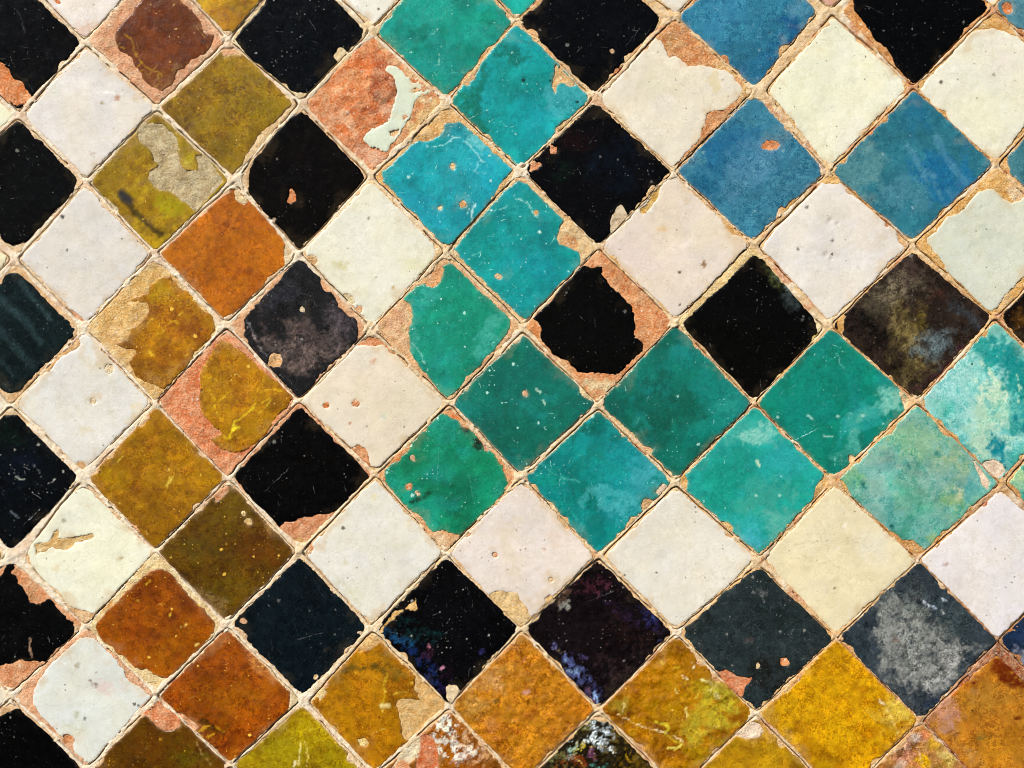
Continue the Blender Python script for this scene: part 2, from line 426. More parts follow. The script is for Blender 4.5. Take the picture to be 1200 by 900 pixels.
t(880,30,'blue','2c82b0','deep blue tile at the top edge beside the mortar filled corner', chips=[('cf8e62',(848,72,6.5)),(TAN,[792,14,800,28,796,34,788,24]),('e8c890',[953,-10,962,-10,962,34,954,30])], b=[(930,40,26,10,-.75,'0d5a90',.8,.6),(900,70,40,16,-.75,'1c6c9c',.5,.8),(845,10,40,25,0,'3c8cb4',.5,.9),(935,14,12,8,0,'5a94b0',.6,.6)], c=dict(R=(957,14)), grain=1.0, specks=.6)
t(1075,40,'black','040404','jet black tile near the top right corner with a ragged ochre left edge', g=[1001,2,1002,10,1008,20,1013,26,1020,38,1024,46,1034,52,1040,58,1046,66,1048,74,1056,84,1068,98,1073,99,1082,87,1105,70,1122,46,1130,34,1158,9,1135,-18,1080,-70,1030,-30,1000,-8], clay='d8924e', c=dict(L=(986,14)), specks=.6, scratch=.5)
t(1255,10,'blue','4b8aa8','corner of a blue tile cut by the top right edge', chips=[(ORG,(1180,10,6)),('c87838',(1196,38,4))], grain=.8)
# ---- B
t(-68,135,'white','ebe8cc','cream corner tile on the left edge between two black tiles')
t(104,131,'white','dad3cd','smooth pale grey white tile at the upper left beneath the brown tile', s=[([122,109,144,110],1.3,'f6f2ee',.9)], b=[(137,115,4,3,0,'b07858',.7,.6),(120,121,2.5,2.5,0,'8a8030',.8,.6),(65,108,8,10,0,'c6cab8',.5,.9),(108,180,4,3,0,'b49888',.5,.7)], c=dict(T=(101,53)), scratch=.4)
t(262,124,'amber','9b7c10','olive mustard tile with coarse dark grain and a limy top corner', lum=.82, g=[185,127,222,92,250,60,256,57,262,64,276,65,290,64,298,74,312,90,328,106,343,121,322,141,302,160,290,178,284,192,272,204,264,205,254,200,225,170], clay='e8cba4', chips=[('e8b898',(268,56,8))], b=[(240,98,30,18,0,'7c5c0c',.5,.8),(300,130,36,30,0,'a68a14',.5,.8),(262,185,26,18,0,'8a7010',.5,.8)], grain=1.35, specks=.7)
t(438,120,'white','d4dcc8','badly broken tile of bare terracotta with a pale green glaze remnant', g=[456,81,463,82,470,88,475,95,481,101,490,100,497,101,504,103,498,108,491,111,485,117,481,123,479,133,475,140,466,153,459,160,450,174,444,170,440,166,436,169,428,163,436,156,450,150,460,140,465,125,469,110,466,95], clay='dc7a40', grow=4.2, chips=[('e0b080',(487,106,3.5)),('dc9468',(474,136,3)),('e4bc90',[455,160,462,150,468,152,462,160]),('dca078',(497,103,2.5))],
  cb=[(478,105,26,16,.9,'ecd2ac',.8,.8),(455,160,24,10,-.5,'e8c8a0',.8,.8),(415,110,40,30,0,'d8804c',.6,.6),(445,80,22,16,.6,'c06038',.8,.6),(448,105,20,26,0,'b86a48',.7,.6),(385,118,22,12,-.7,'dc9a70',.8,.7),(480,75,30,8,.75,'dcaa7e',1,.5),(505,130,40,10,-.8,'e6c08c',1,.5),(480,145,30,8,-.9,'d49870',.8,.6),(425,170,30,20,0,'d88e68',.7,.7),(432,60,20,12,0,'d47c44',.7,.7),(500,118,12,8,0,'e8d2a0',.9,.6),(478,78,34,7,.78,'eac49c',.95,.5),(462,70,14,8,.7,'e8b890',.9,.6),(500,140,34,9,-.85,'eecb94',.95,.5),(492,128,26,6,-.9,'d8a078',.8,.6),(448,88,16,18,.4,'b4603c',.8,.6),(458,128,12,12,0,'dca48c',.8,.6),(400,100,20,6,-.75,'e8b48c',.8,.7),(425,128,16,5,.4,'a8542c',.7,.7),(440,112,8,5,.2,'8c3c1c',.7,.7),(432,140,26,10,.3,'c8682c',.7,.7),(400,140,24,8,.75,'e0a888',.8,.6),(430,185,24,10,0,'e2a890',.9,.6),(420,92,18,10,-.7,'e08a50',.8,.7)], rag=1.5, lump=[(447,100,24,5.5),(408,118,24,3),(420,152,20,2.5),(445,160,12,2)])
t(608,115,'teal','16a2a0','cyan teal tile with a dark green band at its left and a chip at its right', chips=[('dcb888',[650,74,662,86,676,100,668,102,661,97,655,97,651,110,646,101,649,86]),('e0ba88',[672,138,660,142,651,152,654,166,672,152])], b=[(562,128,13,55,.15,'077a68',.9,.8),(585,90,20,26,0,'0d8a82',.6,.8),(600,65,26,12,.5,'0a7c70',.8,.8),(662,115,24,26,0,'58b0b8',.8,.8),(610,150,26,30,0,'12aab0',.5,.8),(535,115,14,12,0,'109078',.7,.8),(613,94,3,2.5,0,'0a3020',.9,.5),(676,119,2,2,0,'0c2c28',.9,.5)], specks=.9, scratch=.9)
t(788,115,'white','ded5c4','cream white tile with rough orange chips on its upper right and right edges', g=[704,113,768,45,776,50,783,68,792,66,800,72,806,77,825,77,838,80,850,83,860,91,868,100,871,107,864,117,850,128,838,130,828,132,825,145,820,162,788,197,782,194,706,122], clay='cf8a56', cb=[(870,108,16,40,-.75,'e2bc80',.9,.6),(858,82,16,6,.75,'e2bc80',.9,.6),(790,50,14,12,0,'c8945c',.7,.6)], b=[(838,95,6,12,0,'d8c8a0',.7,.5),(770,100,30,14,0,'d4cfb4',.4,.8)])
t(980,103,'white','e5e3cd','unbroken cream white tile between the deep blue tiles', c=dict(L=(898,106),T=(976,18)), m=2.2, b=[(940,110,30,40,0,'dfe0c2',.5,.9),(1000,160,30,40,0,'ece6da',.5,.9)], chips=[(OCH,(928,145,4))])
t(1155,105,'white','e3dfce','cream tile at the right with rough ochre mortar along its left and top', g=[1079,104,1097,82,1112,68,1127,50,1139,38,1150,35,1162,33,1174,36,1190,42,1205,54,1246,97,1215,126,1170,188,1162,188,1152,185,1135,168,1120,152,1112,140,1109,130,1100,128,1092,124,1085,114], clay='dba860', b=[(1150,130,50,40,0,'e2e0c0',.5,.9),(1164,88,3,2,0,'5a4020',.8,.5),(1102,96,3.5,2.5,0,'40301c',.9,.5),(1180,70,30,25,0,'e0d6cc',.6,.9)], c=dict(T=(1163,14)))
# ---- C
t(22,215,'black','040506','black tile on the left edge below the top left white tile', g=[-60,205,0,156,10,145,18,140,26,143,37,157,57,175,75,195,88,208,90,214,86,226,60,255,40,277,28,284,14,287,6,282,0,276], clay='e2c8aa', specks=.7, scratch=.7)
t(182,213,'amber','a88a0a','mustard tile with a smooth grey beige bare patch and a dark streak', clay='b9ac8e', chips=[('b9ac8e',[162,147,168,145,175,145,186,144,192,145,197,152,203,155,208,163,210,172,208,178,211,190,216,199,226,201,233,199,232,190,229,182,240,182,262,212,244,232,230,248,226,246,219,238,212,235,204,228,196,224,188,222,180,218,175,210,176,200,184,196,186,193,180,188,176,176,172,171,164,166,160,158])],
  b=[(198,238,22,14,.5,'a89a08',.9,.8),(130,215,22,26,0,'8c6c10',.6,.8),(150,262,40,10,.75,'7c5c08',.7,.7),(190,270,18,10,0,'6c5006',.6,.7),(180,150,12,7,0,'a0900c',.7,.8),(222,188,8,8,0,'b8a80a',.85,.8)], s=[([143,229,150,238,160,250,172,262,188,274],5.5,'1a1407',.8),([143,227,152,235],8,'20242c',.9)], grain=.7, specks=1.2)
t(352,210,'black','060403','black tile with a small triangular orange chip near its bottom', g=[352,132,362,137,380,154,400,175,427,207,426,214,415,232,398,254,375,278,351,294,340,284,322,265,305,250,294,240,291,222,292,205,300,182,316,164,332,142], chips=[(ORG,[341,222,347,225,348,236,341,238,334,236,338,229]),('a08878',(321,257,3))], clay='e4bf98', specks=.5, scratch=.5)
t(523,212,'teal','1ba6b0','bright cyan tile with a crumbled ochre upper left edge', g=[448,202,460,192,472,180,480,172,490,165,502,166,515,160,520,152,522,145,530,144,538,141,550,152,575,175,599,198,590,212,578,232,568,246,557,258,545,272,535,286,525,287,512,282,497,265,488,250,475,242,462,225,449,212], clay='e2b578', chips=[('ecd8b0',(530,195,4)),('dcae78',(543,240,4)),('ecd8b0',(516,243,2.5))],
  b=[(550,190,30,40,.7,'3cb0bc',.4,.9),(500,240,30,20,.6,'22a4bc',.5,.9),(490,190,30,16,0,'18a4ac',.5,.9),(560,165,20,8,.7,'9adada',.5,.5)], s=[([525,160,540,163,552,172,565,188,572,196],1.2,'c8f0ec',.7),([500,172,520,170,530,164],1,'b8e8e8',.6),([548,250,556,240,552,262],1.5,'d8f0e8',.7),([560,190,556,200,568,205],1,'b0e4e8',.5)], specks=1.1, scratch=1.3)
t(702,203,'black','050507','black tile with a faint blue and red sheen and a cream stone chip at its bottom right', chips=[('d67c50',(648,176,5)),('d89068',[622,192,632,188,634,192,626,200,620,200]),(ORG,[690,120,698,116,706,124,698,124]),('dccbb8',[722,242,727,240,731,244,736,256,733,262,726,268,716,272,715,262,718,252])], b=[(720,190,40,30,0,'080e18',.7,.9),(680,165,26,20,0,'160808',.7,.9),(665,200,24,14,0,'06140c',.6,.9)], specks=.5, scratch=.8)  # faint blue and red sheen put in as dark colour blobs
t(880,195,'blue','3482ac','blue tile with a pale granular sheen and a small orange chip', chips=[(ORG,[892,171,898,165,906,164,911,167,914,171,909,174,900,176,894,175]),('dcc4c0',[958,181,963,184,972,192,974,200,962,206,959,195]),(OCH,[918,245,930,233,934,238,922,248])], b=[(832,190,22,50,.6,'15648c',.75,.8),(858,165,18,44,.75,'1a6a98',.6,.8),(880,200,26,48,.3,'568fb2',.6,.9),(930,215,34,34,0,'3c7c98',.5,.9)], grain=1.2, specks=.7)  # pale sheen down the middle is a painted lighter blob
t(1068,195,'blue','2b7fa0','blue tile with a greyish left half and rippled deep blue right half', chips=[(ORG,[1014,154,1024,146,1026,150,1020,158])], b=[(1005,208,34,40,.5,'5a939c',.8,.9),(1060,230,30,22,.2,'4e8ea2',.7,.9),(1105,200,30,46,-.7,'1270a6',.7,.9),(1075,135,20,22,0,'1c7098',.6,.9)], s=[([1062,170,1070,180,1080,200,1094,206],5,'5a9ab4',.6),([1096,160,1108,184,1120,200,1130,212],6,'5494b4',.55),([1085,176,1092,196],4,'0c6490',.5),([1110,222,1122,236,1128,246],5,'5a9ab8',.45),([1080,205,1096,216,1104,232],4,'68a4b4',.4)], grain=.8, specks=.9, scratch=.7)
t(1255,192,'blue','3c7f98','greyish blue tile cut by the right edge', b=[(1190,200,14,20,0,'4f8c98',.6,.9)], grain=.8, c=dict(L=(1170,193)))
# ---- D
t(-68,303,'white','ece6c4','cream corner tile on the left edge touching a dark green black tile', c=dict(R=(13,304)))
t(98,300,'white','d8d2cd','pale grey white tile on the left with salmon wear at its bottom corner', chips=[('dda585',[76,360,84,362,90,368,98,374,100,380,96,386,84,374]),('dca88c',[50,338,56,341,62,350,55,348])], b=[(73,254,2.5,2.5,0,'282420',.9,.5),(79,293,2,2,0,'302820',.9,.5),(112,285,8,12,-.7,'cec6c2',.6,.7),(130,340,30,25,0,'d2ccc8',.6,.9)], m=1.5)
t(265,296,'amber','b8690a','burnt orange tile with a limy right corner', c=dict(L=(186,297)), chips=[('ead9b4',[276,222,290,236,284,240,277,234]),('ecdcc0',[334,284,345,296,336,316,333,300])], b=[(225,290,32,30,0,'c27012',.6,.9),(285,290,34,30,0,'b05e04',.5,.9),(262,250,20,22,0,'b06006',.6,.9),(255,345,24,20,0,'c46c0c',.6,.9)], grain=.9, specks=.35, scratch=.1)
t(437,298,'white','e2dfcf','white tile with a faint greenish stain and small tan chips on its lower left', chips=[('e2d6b4',[398,345,405,343,412,347,416,355,408,356]),('dcae88',(421,363,4)),(TAN,(366,305,6))], b=[(485,310,26,10,0,'dcdab4',.7,.9),(400,312,8,5,0,'d0c898',.8,.6),(432,256,2,2,0,'6a6040',.8,.5),(461,337,3,2.5,0,'c09840',.7,.5)])
t(607,295,'teal','0f9c9b','teal tile with a large limy chip at its right corner', g=[532,292,548,272,566,252,590,226,607,212,616,216,630,228,646,245,660,258,656,268,652,279,655,287,666,290,677,295,681,303,680,309,660,332,640,352,615,375,602,364,570,332,548,310], clay='e4c69c', chips=[('e2bc90',(612,205,8)),('e8c49c',(584,324,3.5)),('dcb488',(628,249,3))], cb=[(665,285,10,8,0,'d8935c',.7,.6)],
  b=[(560,290,30,26,0,'0d9488',.6,.9),(640,320,34,22,0,'109ca6',.5,.9),(620,240,30,18,.7,'28a49c',.5,.8)], s=[([556,262,572,252,594,242],1.3,'a8e0d8',.6),([601,228,620,240,630,256],1.2,'c0ecdc',.7),([553,300,562,296],1.6,'90dcd4',.6)], specks=1.5, scratch=1.5)
t(790,287,'white','ded0c2','pinkish cream tile with ochre lumps along its lower left edge', chips=[('c9a24c',[750,246,758,238,766,226,774,218,772,230,762,244,752,252]),('dcae70',[846,252,854,258,864,268,870,278,860,276,850,266]),('dcae68',[716,300,724,306,734,322,724,318]),('dcae68',[764,352,772,354,782,366,778,370,768,362])], b=[(745,310,34,34,0,'dccac4',.7,.9),(775,269,6,4,0,'e0bc88',.6,.6),(824,310,2.5,5,0,'907050',.9,.5),(796,319,2,1.5,0,'504030',.9,.5),(796,357,2,2,0,'403430',.9,.5),(830,270,30,26,0,'e0d4bc',.5,.9)])
t(973,293,'white','dfd8d2','chalky white tile with small bumps between blue and black tiles', chips=[(OCH,[962,204,974,200,988,214,974,216,962,214]),('ddb080',[1050,272,1060,282,1062,292,1054,286]),('d89a78',(1039,263,2.5))], b=[(1010,270,30,26,0,'dfd3c4',.6,.9),(972,255,20,12,0,'cfc8bc',.5,.6),(970,298,14,10,0,'cec4b8',.5,.6),(935,292,2,2,0,'585048',.8,.5),(945,243,2,2,0,'504840',.8,.5),(975,282,2,2,0,'504840',.8,.5)], relief=.9, pits=[(972,258,4),(981,262,3),(967,298,4),(974,303,3)], c=dict(L=(889,288),T=(972,203)))
t(1163,285,'white','cfd2c4','greyish green white tile on the right edge with broad ochre chipped borders', g=[1147,226,1156,223,1166,223,1174,232,1184,238,1192,237,1200,232,1225,244,1250,281,1215,312,1198,325,1186,338,1178,345,1170,357,1164,364,1156,361,1142,350,1125,336,1110,322,1107,312,1102,302,1096,298,1087,285,1086,279,1096,272,1104,262,1112,254,1122,251,1130,246,1138,234], clay='dfae62', cb=[(1190,222,18,16,0,'ecd2b4',1,.6),(1175,350,14,20,-.7,'e6c494',.9,.6)], b=[(1150,285,40,10,-.2,'bfc6b6',.6,.8),(1120,290,24,26,0,'d2d8d0',.6,.9),(1180,265,20,20,0,'d6d4ca',.5,.9)], pits=[(1150,243,2.5)], c=dict(T=(1167,196)))
# ---- E
t(18,390,'black','0d191a','dark greenish black tile on the left edge with diagonal pale streaks', g=[-55,385,0,333,7,322,20,320,32,328,47,345,62,361,76,374,87,385,86,393,70,410,57,424,46,434,36,444,26,454,14,461,6,459,0,455], clay='e0b78c', s=[([0,350,30,375,48,400],7,'2c4042',.5),([25,332,48,360,60,375],5,'304446',.5),([0,385,22,412,40,430],7,'283a3c',.45),([0,420,16,444],4,'2a3c3e',.4)], specks=.7, scratch=.6)
t(182,385,'amber','a8730a','amber tile with a broad worn tan left side and yellow flecks', g=[175,335,185,326,194,324,200,325,206,332,212,338,220,342,226,350,233,360,240,366,248,368,251,376,251,386,246,398,236,406,228,413,224,424,222,430,212,434,206,440,200,448,192,455,184,452,172,448,160,441,156,434,152,424,156,418,160,414,157,409,144,408,136,402,150,398,156,384,168,376,175,366,174,358,170,354,158,354,152,352,160,347,172,345,174,341], clay='dfb672', cb=[(240,410,16,40,.65,'ecd8aa',1,.6),(222,345,12,30,-.75,'eedcb6',1,.6),(140,400,26,26,0,'e2bc84',.8,.7),(125,415,14,30,-.75,'e8cea2',.8,.6),(168,330,16,14,.7,'d9b674',.9,.7)],
  b=[(225,385,26,20,0,'8e4c0a',.75,.8),(200,415,30,14,-.5,'8a4a08',.7,.8),(190,345,16,18,0,'b08a0a',.7,.8),(180,430,20,20,0,'a06808',.5,.8)], s=[([186,380,206,378],3,'e6b830',.9),([180,374,176,378],3,'dcae30',.8),([209,370,214,366],2.5,'e6c040',.8),([176,412,180,416],3,'e0b438',.8),([216,418,220,416],2.5,'e0b438',.8),([194,352,198,350],2.5,'dcb030',.8),([186,390,192,388],2.5,'e0b438',.8),([225,348,228,360,236,364],1.2,'e0a830',.8)], specks=1.3)
t(350,384,'black','1c1c1d','charcoal black tile dusted grey with a round tan chip near its bottom', g=[350,303,356,307,368,316,374,324,376,334,381,342,388,342,393,350,396,358,404,366,409,371,414,372,419,378,420,388,418,398,410,408,402,414,390,424,380,434,372,443,366,454,356,463,348,467,342,461,330,448,318,434,302,418,292,404,286,392,287,380,286,374,300,358,320,336], clay='e0a986', chips=[('e2b484',[316,419,322,415,330,415,332,422,328,430,320,431,314,427]),('d6cab4',(353.5,362,3.4))], b=[(360,405,48,30,0,'6c5c54',.75,1),(400,375,20,30,-.5,'50484a',.5,.9),(330,345,24,16,0,'303036',.5,.9),(366,395,20,14,0,'3c3230',.6,.7)], s=[([290,376,302,400,312,418],1.3,'8a8a8c',.5),([292,384,298,396,304,410],1.3,'a08c84',.6)], specks=.8, scratch=.9, grain=1.4)
t(524,383,'teal','1b9c80','green tile with a large pale salmon chip on its left edge', g=[475,347,484,340,492,334,500,332,508,324,516,316,526,308,530,310,546,325,566,345,580,356,597,374,598,384,588,398,575,414,562,428,548,442,537,456,527,464,522,466,512,456,502,440,494,432,485,422,481,410,480,400,479,390,483,378,484,368,483,361,479,355,472,351], clay='e2b48c', cb=[(476,390,6,44,0,'ecd4a8',.8,.5),(462,378,14,24,0,'dca88a',.8,.8)], chips=[('e2a878',[498,327,503,323,509,319,514,312,520,314,519,322,516,329,512,335,506,337,499,334])],
  b=[(530,383,44,44,0,'149070',.6,.9),(480,400,8,40,0,'58b09c',.6,.8),(580,390,10,30,.7,'60b8a4',.6,.8),(500,350,14,18,.7,'48b0a0',.6,.8)], s=[([484,402,494,418,500,434],1.3,'a8dccc',.7)], grain=1.2, specks=1.4, scratch=.6)
t(700,374,'black','030303','black tile badly chipped to orange clay along its upper right', g=[622,370,640,352,662,330,683,309,687,312,692,314,704,313,705,319,703,322,708,326,714,334,720,338,728,348,734,352,739,358,741,367,744,376,745,384,745,397,750,400,753,402,752,412,745,418,738,424,730,432,722,439,712,438,702,437,690,437,678,436,668,428,661,420,656,419,651,416,642,408,635,400,634,392,633,384,630,377], clay='dc9360', cb=[(650,432,20,12,.7,'e8b890',.8,.6),(705,445,40,8,0,'ecd8b4',1,.6),(625,390,12,14,0,'d8843c',.8,.8),(700,305,14,10,0,'e09a6c',.8,.8),(775,372,14,10,.7,'c86c34',.8,.7),(735,325,30,7,.85,'c4743c',.8,.6)], specks=.5, scratch=.8, rag=1.0)
t(882,380,'black','030303','black tile with a grey green film on its upper right edge', c=dict(R=(966,384)), b=[(935,345,34,7,.85,'66766e',.9,.7),(906,324,18,6,.8,'565c34',.6,.95),(925,350,10,16,-.7,'303a38',.6,.8)], chips=[('c8b868',(955,396,4)),(CR,[950,365,970,380,962,392,955,380])], g=[799,380,820,360,850,332,881,299,886,299,900,311,916,324,932,338,944,352,955,367,958,374,959,384,958,390,948,404,930,424,912,440,898,455,888,464,880,465,870,460,862,452,836,424,815,400], clay='e6cf9c', specks=.6, scratch=.6)
t(1070,378,'black','261d17','dark brown black tile with a golden and blue mottled sheen', b=[(1074,385,24,66,-.25,'6a5c34',.85,1),(1095,405,30,22,-.6,'566364',.85,1),(1050,345,44,24,-.7,'665c48',.8,1),(1068,315,30,18,0,'3a2c28',.8,.9),(1110,430,52,7,-.75,'3c2226',.9,.8),(1130,365,26,14,.8,'34393c',.7,.9),(1020,385,20,34,-.7,'0c0a08',.8,.9),(1050,430,20,16,0,'141008',.7,.9),(1100,345,14,9,0,'40281e',.6,1),(1078,378,9,26,-.2,'6c5c24',.4,1)], chips=[(OCH,[982,368,990,370,989,390,982,388]),('e4b890',[1118,428,1128,418,1124,428,1114,438])], grain=1.7, specks=.6, scratch=.2, c=dict(T=(1069,292)))  # golden and blue sheen is painted into the glaze colour
t(1258,375,'black','150d08','very dark tile cut by the right edge above the turquoise tile', b=[(1195,378,12,14,0,'5a3a10',.5,.9)], grain=1.2, c=dict(L=(1170,374)))
# ---- F
t(-68,475,'white','efe8d8','pale cream corner tile on the left edge between two dark tiles', c=dict(R=(8,475)))
t(97,472,'white','dbd8d3','white tile on the left with a cream crumbled top corner', chips=[(TAN,[80,398,92,392,94,404,86,412,72,418,58,432,50,436,62,420]),(TAN,(94,548,7)),('e6d6ba',(128,432,5)),('e4d4bc',(109,470,3))], b=[(120,430,24,14,.7,'d6cdb4',.6,.8),(160,488,10,16,.7,'e0cfa8',.7,.8),(100,505,10,5,0,'d8cdb0',.6,.7),(60,480,20,30,0,'e0e0de',.6,.9)], c=dict(L=(17,473),B=(97,554)))
t(267,470,'amber','b27e0a','amber tile with yellow cracks and bare orange clay along its left and bottom', g=[259,398,266,400,278,408,292,420,304,432,318,443,330,450,340,458,342,467,336,478,324,486,316,501,308,514,299,522,288,526,277,530,268,527,258,524,249,518,248,514,256,512,260,507,253,502,247,494,240,488,235,477,234,466,235,454,233,448,236,436,240,424,250,410], clay='d97f52', cb=[(215,470,14,20,.7,'e08a60',.8,.7),(268,545,30,10,0,'dc8e62',.8,.8),(325,505,14,30,.7,'e0a27a',.9,.7),(340,478,10,10,0,'dc9a78',.8,.7)],
  b=[(290,430,30,20,.6,'a8760a',.5,.9),(255,440,14,20,0,'986a0c',.5,.9),(300,500,24,20,0,'b8860e',.5,.9)], s=[([247,456,252,470,254,484,262,492],1.6,'ecc62c',.8),([250,478,262,466,272,458],1.5,'ecc82c',.8),([268,514,272,504,276,494,290,484,302,474],2,'f0d434',.9),([262,510,268,514,276,510],1.6,'ecd02c',.8),([276,494,274,504,280,500],3,'f4dc40',.9),([302,474,314,468,324,462],1.4,'e8c830',.8),([300,485,312,478,318,470],1.2,'ecd040',.7),([306,460,318,456,330,458],1.2,'e8c838',.7),([240,440,256,446,264,444],1.2,'e0b828',.6),([298,470,304,450,310,446],1.1,'e0b828',.6)], specks=1.2, scratch=1.0, rag=.9)
t(438,470,'white','dcd0bd','beige cream tile with orange chips on its lower left edge', chips=[('cf8152',[418,392,430,388,438,386,450,392,462,404,470,414,468,418,456,412,450,404,440,405,428,405,418,405]),(ORG,(382,475,3.6)),('cf8458',[412,472,417,469,422,473,419,477,414,476]),('d58654',[396,514,404,520,412,524,420,521,428,526,432,534,433,545,427,546,424,540,412,534]),('d49068',[356,470,362,480,370,486,380,498,376,500,362,486])], b=[(437,423,5,4,0,'c89070',.7,.7),(450,488,5,5,0,'b8c8b8',.8,.7),(400,440,30,26,0,'e0d2c4',.5,.9),(480,470,30,30,0,'d9cfb2',.5,.9),(410,496,2,2,0,'b06038',.7,.5)], grain=.8)
t(612,473,'teal','05705f','dark emerald tile with scattered pale scratches near its right corner', c=dict(T=(613,389)), b=[(565,470,26,20,0,'107e6c',.6,.9),(640,440,30,20,.6,'0a7468',.5,.9),(610,510,40,20,0,'04604e',.6,.9),(600,440,30,18,0,'086a60',.5,.9),(550,478,12,8,0,'1c8a7c',.6,.8)], chips=[('dcb498',(616,461,3)),(CR,[676,452,690,462,694,472,686,466])], s=[([628,455,634,460],2,'d8f0d8',.8),([636,468,639,474],2,'c8ecd8',.8)], specks=1.4, scratch=.9)
t(791,472,'teal','067666','dark teal green tile with cloudy centre and lighter rim', b=[(790,470,48,40,0,'046253',.8,.9),(770,505,30,24,0,'045444',.6,.9),(835,450,26,30,-.7,'12887c',.7,.9),(745,440,26,16,-.7,'0e8474',.6,.9),(830,500,30,14,-.7,'149080',.7,.8),(790,530,26,14,0,'0c7c6a',.6,.9),(855,475,14,12,0,'34a090',.6,.9)], specks=1.1, scratch=.9)
t(975,470,'teal','0e8e7a','teal tile with a pale turquoise lower right border', b=[(1025,490,60,13,-.72,'66b4a2',.95,.8),(1010,505,46,8,-.72,'34a8a0',.7,.8),(1000,440,40,22,.7,'0a8672',.6,.9),(945,440,30,26,0,'109884',.6,.9),(970,520,40,22,.6,'188c78',.5,.9),(1045,468,14,14,0,'84c2b0',.8,.8)], chips=[(CR,[1054,460,1066,468,1068,476,1060,480]),('e2c89c',(998,538,4.5))], s=[([946,486,953,492],2.2,'b0e0d0',.8),([964,511,975,512],2,'b0dcc8',.7),([980,410,984,425,990,436],1,'9cdccc',.5)], specks=.8, scratch=1.3)
t(1170,468,'teal','84bfb4','pale turquoise tile with marbled teal and cream streaks on the right edge', b=[(1185,425,30,34,-.7,'0f9290',.95,.8),(1150,410,26,14,.6,'2ca49c',.8,.8),(1120,440,34,30,0,'a0ccc4',.7,.9),(1150,500,34,40,0,'b8d2b4',.7,.8),(1190,450,20,16,0,'1c9a94',.8,.7),(1130,480,20,30,0,'98ccc8',.6,.9),(1165,460,20,12,0,'c8d8ba',.8,.7),(1195,480,14,30,0,'30a09c',.7,.7),(1165,524,9,14,0,'0d8c98',.9,.6),(1120,512,20,14,.7,'7cc4c4',.6,.8)], s=[([1150,425,1162,440,1170,452],4,'d8e4c4',.8),([1190,440,1196,455,1192,470],3,'c4dcc0',.7),([1188,488,1194,500,1200,504],4,'0a8490',.9),([1140,445,1150,455,1150,470],4,'d4dec0',.6)], chips=[('e0c090',(1078,471,6)),('ecdcd4',[1146,545,1156,540,1166,539,1174,544,1178,552,1166,566,1156,560])], grain=1.6, specks=1.0, scratch=.5)
# ---- G
t(13,562,'black','03070b','blue black tile on the left edge with a cluster of white scratches', g=[-52,560,0,493,7,486,20,487,28,496,46,514,70,536,90,556,88,564,76,580,60,600,44,618,28,634,16,646,8,644,0,637], clay='e3c8a2', b=[(25,550,24,20,0,'050c18',.7,.9),(10,510,20,20,0,'04140f',.6,.9)], s=[([18,558,28,562],2,'a8b0a0',.8),([40,545,50,558],1.4,'788080',.6),([58,566,66,562],1.4,'b0b0a8',.7),([12,600,24,608],2,'606870',.6),([14,548,22,560],1.3,'889090',.6)], specks=1.4, scratch=1.4)
t(181,560,'amber','aa790b','golden mustard tile on the left with a few cream flecks', lum=.92, g=None, c=dict(L=(102,560)), b=[(190,540,40,30,0,'b07c0c',.5,.9),(170,600,36,26,0,'8c5c08',.6,.9),(200,620,26,20,.6,'84560a',.6,.9),(130,555,20,20,0,'a8840a',.6,.9),(160,515,20,20,.6,'9a7408',.5,.9),(221,578,4,4,0,'5c4408',.7,.8)], s=[([139,539,145,535],2.4,'ecc858',.9),([196,570,201,561],3,'e8c45c',.9),([127,553,131,550],2,'dcc030',.7),([172,622,174,626],2,'d8b480',.8),([160,593,168,594],1.6,'d8ac30',.7)], chips=[(SAL,[152,614,160,616,164,622,156,622])], grain=1.0, specks=.8)
t(352,560,'black','040405','black tile with a bare salmon chip at its bottom corner', g=[346,481,353,479,362,488,390,514,410,534,431,555,430,560,418,574,402,592,392,601,380,603,370,604,356,606,345,610,334,614,327,617,310,600,290,578,277,563,277,555,286,545,310,520,330,498], clay='d78f6a', cb=[(345,625,30,10,0,'d89068',.8,.7),(350,638,10,8,0,'e0c080',.8,.6)], specks=.8, scratch=.9)
t(523,560,'teal','129069','emerald green tile with ragged orange edges and black specks', g=[506,494,512,486,520,485,529,489,536,493,541,500,548,502,556,508,566,519,577,531,584,540,590,549,592,560,596,566,590,576,587,588,578,596,572,606,562,608,556,616,548,622,541,627,533,627,525,624,518,621,508,623,500,616,493,607,485,600,476,592,466,584,458,572,451,562,451,552,457,544,466,540,472,533,480,528,484,518,490,510,498,504], clay='db9b6a', cb=[(585,545,8,30,-.7,'d8824c',.8,.7),(520,635,16,14,0,'e8c4a0',.9,.7),(465,530,10,20,.7,'d48a54',.8,.7)],
  b=[(545,502,7,6,0,'12201a',.9,.8),(560,520,6,10,.7,'142018',.9,.8),(487,586,7,5,0,'0a3824',.8,.8),(500,580,4,8,.5,'0c4028',.7,.8),(530,605,12,10,0,'0a5c3c',.6,.8),(515,495,12,8,0,'30a084',.6,.8),(585,580,12,16,.7,'3ca488',.6,.8)], chips=[(ORG,(479,570,4)),('dc8c4c',(464,537,5)),('dcb49c',(484,536,2.6)),('dcd0b8',(490,578,2.2)),('e8c8c0',(570,524,4)),(ORG,(534,486,4))], grain=1.3, specks=1.3, scratch=.7, rag=1.1)
